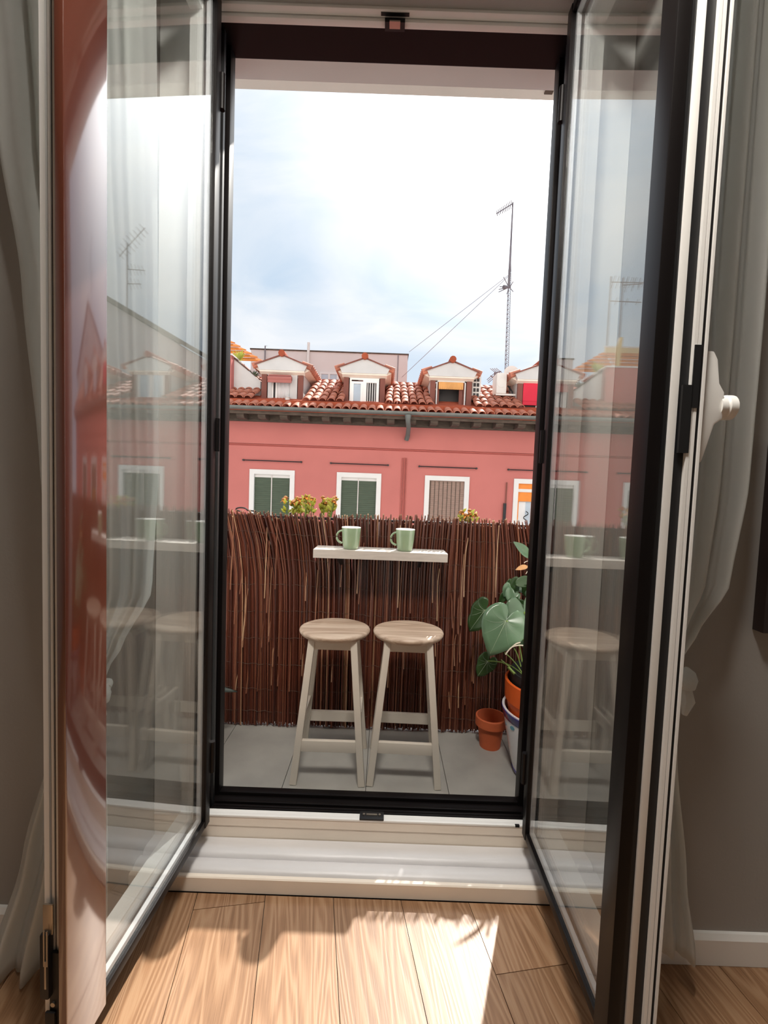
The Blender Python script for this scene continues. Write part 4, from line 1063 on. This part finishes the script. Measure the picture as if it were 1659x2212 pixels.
# terrace plants
def spiky(name, p, n, ln, label, seed, m='leafy'):
    t = thing(name, p, label, 'plant'); r_ = random.Random(seed)
    MB().lathe([(.04, -.12), (.06, -.12), (.075, -.01), (.065, -.01), (.01, -.02)], (0, 0, 0), 12).build('pot', 'dormer', t, smooth=True)
    for k in range(n):
        a = r_.uniform(0, 6.28); e = r_.uniform(.1, 1.4)
        d = Vector((math.cos(a) * math.cos(e), math.sin(a) * math.cos(e) * .6, math.sin(e))) * ln * r_.uniform(.7, 1.1)
        lance(t, 'leaf_blade', (0, 0, 0), d, (.1, -1, .4), m, .07, .3, .5, (0, 0, 0), 2, 6)
p = at_y(515, 790, 10.6); spiky('yucca', (p.x, 10.6, 4.03), 26, .30, 'spiky yellow-green yucca on the terrace parapet', 3)
p = at_y(546, 812, 10.7); spiky('terrace_shrub', (p.x, 10.75, p.z - .02), 16, .20, 'sparse green shrub behind the sloping white parapet', 5, 'leafd')

# grey blocks behind
gb = thing('grey_block', (-2.0, 15, -9), 'plain grey rendered block behind the dormers', 'building')
gbo = Vector(gb.location)
def gbp(mb, n, m, parent=gb, o=gbo, **k):
    ob = mb.build(n, m, parent, **k); ob.location = -o if parent in (gb, g2) else (0, 0, 0); return ob
g2 = None
gbp(MB().box(-4.6, .60, 15, 19, -9, 5.60), 'wall', 'grey')
gbp(MB().box(-4.63, .63, 14.97, 19.03, 5.60, 5.64), 'coping', 'eave')
wn = gbp(MB().box(-2.30, -2.24, 14.96, 15.02, 4.30, 4.95).box(-1.73, -1.67, 14.96, 15.02, 4.30, 4.95).box(-2.24, -1.73, 14.96, 15.02, 4.88, 4.95).box(-2.02, -1.95, 14.96, 15.02, 4.30, 4.88), 'window_frame', 'wframe')
gbp(MB().box(-2.24, -2.02, 14.985, 15.0, 4.30, 4.88), 'pane', 'blueglass', wn); gbp(MB().box(-1.95, -1.73, 14.985, 15.0, 4.30, 4.88), 'pane', 'blueglass', wn)
gbp(MB().tube([(-2.69, 14.95, 4.2), (-2.69, 14.95, 5.88)], .045, 8), 'vent_pipe', 'ac')
gbp(MB().tube([(-4.12, 14.95, 5.2), (-4.12, 14.95, 5.72), (-4.02, 14.95, 5.72)], .02, 6), 'vent_pipe', 'mast')
gbp(MB().tube([(.28, 14.97, 3.6), (.28, 14.97, 5.58)], .012, 5), 'cable', 'mast')
g2 = thing('gable_block', (10, 15, -9), 'grey rendered block with a long sloping gable roof beyond the dormers', 'building')
g2o = Vector(g2.location)
gbp(MB().prism([(6.2, -9), (6.2, 5.2), (10.3, 7.45), (14.4, 5.2), (14.4, -9)], 15, 20), 'wall', 'grey', g2, g2o)
gbp(MB().prism([(6.0, 5.15), (10.3, 7.50), (14.6, 5.15), (14.6, 5.30), (10.3, 7.65), (6.0, 5.30)], 14.8, 20.2), 'roof', 'eave', g2, g2o)

# masts and aerials
def yagi(t, c, d, ln, ne, w, nm='aerial'):
    c, d = Vector(c), Vector(d).normalized(); up = Vector((0, 0, 1)); s = (d.cross(Vector((0, 1, 0))) * .8 + d.cross(up) * .6).normalized()
    mb = MB().tube([c, c + d * ln], .014, 5)
    for k in range(ne):
        p = c + d * (ln * (k + .6) / ne); ww = w * (1 - .35 * k / ne)
        mb.tube([p - s * ww, p + s * ww], .009, 4)
    return mb.build(nm, 'mast', t)
mp_ = at_y(1094, 812, 11.3)
am = thing('lattice_mast', (mp_.x, 11.3, 3.6), 'tall lattice mast with a yagi aerial at its tip', 'antenna')
am_o = Vector(am.location)
tp_ = at_y(1108, 437, 11.3) - am_o; mid = at_y(1101, 582, 11.3) - am_o
w0, w1 = .058, .036
legs = [Vector((math.cos(a), math.sin(a), 0)) for a in (R(90), R(210), R(330))]
mb = MB()
for l in legs: mb.tube([l * w0, mid + l * w1 - Vector((0, 0, .05))], .006, 5)
nz = 56
for k in range(nz):
    t0, t1 = k / nz, (k + 1) / nz
    for q in range(3):
        a, b = legs[q], legs[(q + 1) % 3]
        if k % 2: a, b = b, a
        mb.tube([mid * t0 + a * (w0 + (w1 - w0) * t0), mid * t1 + b * (w0 + (w1 - w0) * t1)], .0042, 4, False)
mb.build('lattice', 'mast', am)
MB().tube([mid - Vector((0, 0, .4)), mid + Vector((0, 0, .3)), tp_], [.032, .026, .016], 7).build('pole', 'mast', am)
for l in legs: MB().tube([mid + l * w1 - Vector((0, 0, .05)), mid + Vector((0, 0, .35))], .007, 4).build('stay', 'mast', am)
ya = at_y(1066, 473, 11.3) - am_o
dv = ya - tp_
yagi(am, tp_ - Vector((0, 0, .03)), Vector((dv.x, -.25, dv.z)), dv.length * 1.05, 10, .085)
m2 = at_y(1098, 625, 11.3) - am_o
for k, (dx, dz) in enumerate(((-.26, -.03), (-.28, -.10), (-.28, -.16), (-.18, .20), (-.08, -.20), (.07, -.14), (.06, .10))):
    MB().tube([m2 + Vector((dx * .25, -.12, dz * .2)), m2 + Vector((dx, -.2, dz))], .010, 5).build('aerial_rod', 'mast', am)
MB().tube([m2 + Vector((.02, -.12, 0)), m2 + Vector((-.17, -.2, -.04))], [.02, .05], 6).build('aerial_balun', 'mast', am)
def guy(a, b, label):
    a, b = Vector(a), Vector(b); o = MB().tube([a - a, b - a], .007, 4).build('guy_wire', 'mast', None); o.location = a
    return tag(o, label, 'wire')
guy(at_y(868, 815, 13.5), at_y(1100, 595, 11.3), 'lower thin guy wire stretched from the lattice mast down behind the dormers')
guy(at_y(884, 760, 14.9), at_y(1100, 593, 11.3), 'upper thin guy wire stretched from the lattice mast to the grey block corner')
def aerial(name, base, h, label, arms):
    t = thing(name, base, label, 'antenna')
    MB().tube([(0, 0, 0), (0, 0, h)], .02, 6).build('pole', 'mast', t)
    for z, d, ln, ne, w in arms: yagi(t, (0, 0, z), d, ln, ne, w)
    return t
sa = at_y(1067, 845, 13.0)
aerial('roof_aerial', (sa.x, 13.0, 3.0), at_y(1068, 803, 13).z - 3.0, 'small pale aerial behind the roof between two dormers',
       [(at_y(1068, 806, 13).z - 3.0, (.3, -.8, -.05), .3, 4, .22), (at_y(1068, 818, 13).z - 3.0, (-.5, -.6, .1), .25, 3, .2)])
aerial('roof_aerial', (9.45, 15.2, 6.9), 2.5, 'aerial with slanting arms on the gable block', [(2.35, (-.6, -.2, .35), 1.0, 6, .25), (2.35, (.5, .2, -.3), .5, 3, .2), (1.6, (-.9, -.3, -.2), .9, 5, .2), (1.1, (-.9, -.3, -.15), .7, 4, .2)])
aerial('roof_aerial', (-4.6, 12.6, 3.0), 4.15, 'aerial pole with a long horizontal arm behind the orange canopy', [(4.0, (-1, .1, .05), 1.1, 9, .16), (3.5, (-1, .1, .02), .9, 3, .1)])
aerial('roof_aerial', (-5.2, 13.2, 3.0), 4.4, 'plain aerial pole behind the roller of the orange canopy', [(4.2, (-1, -.2, 0), .5, 3, .2)])
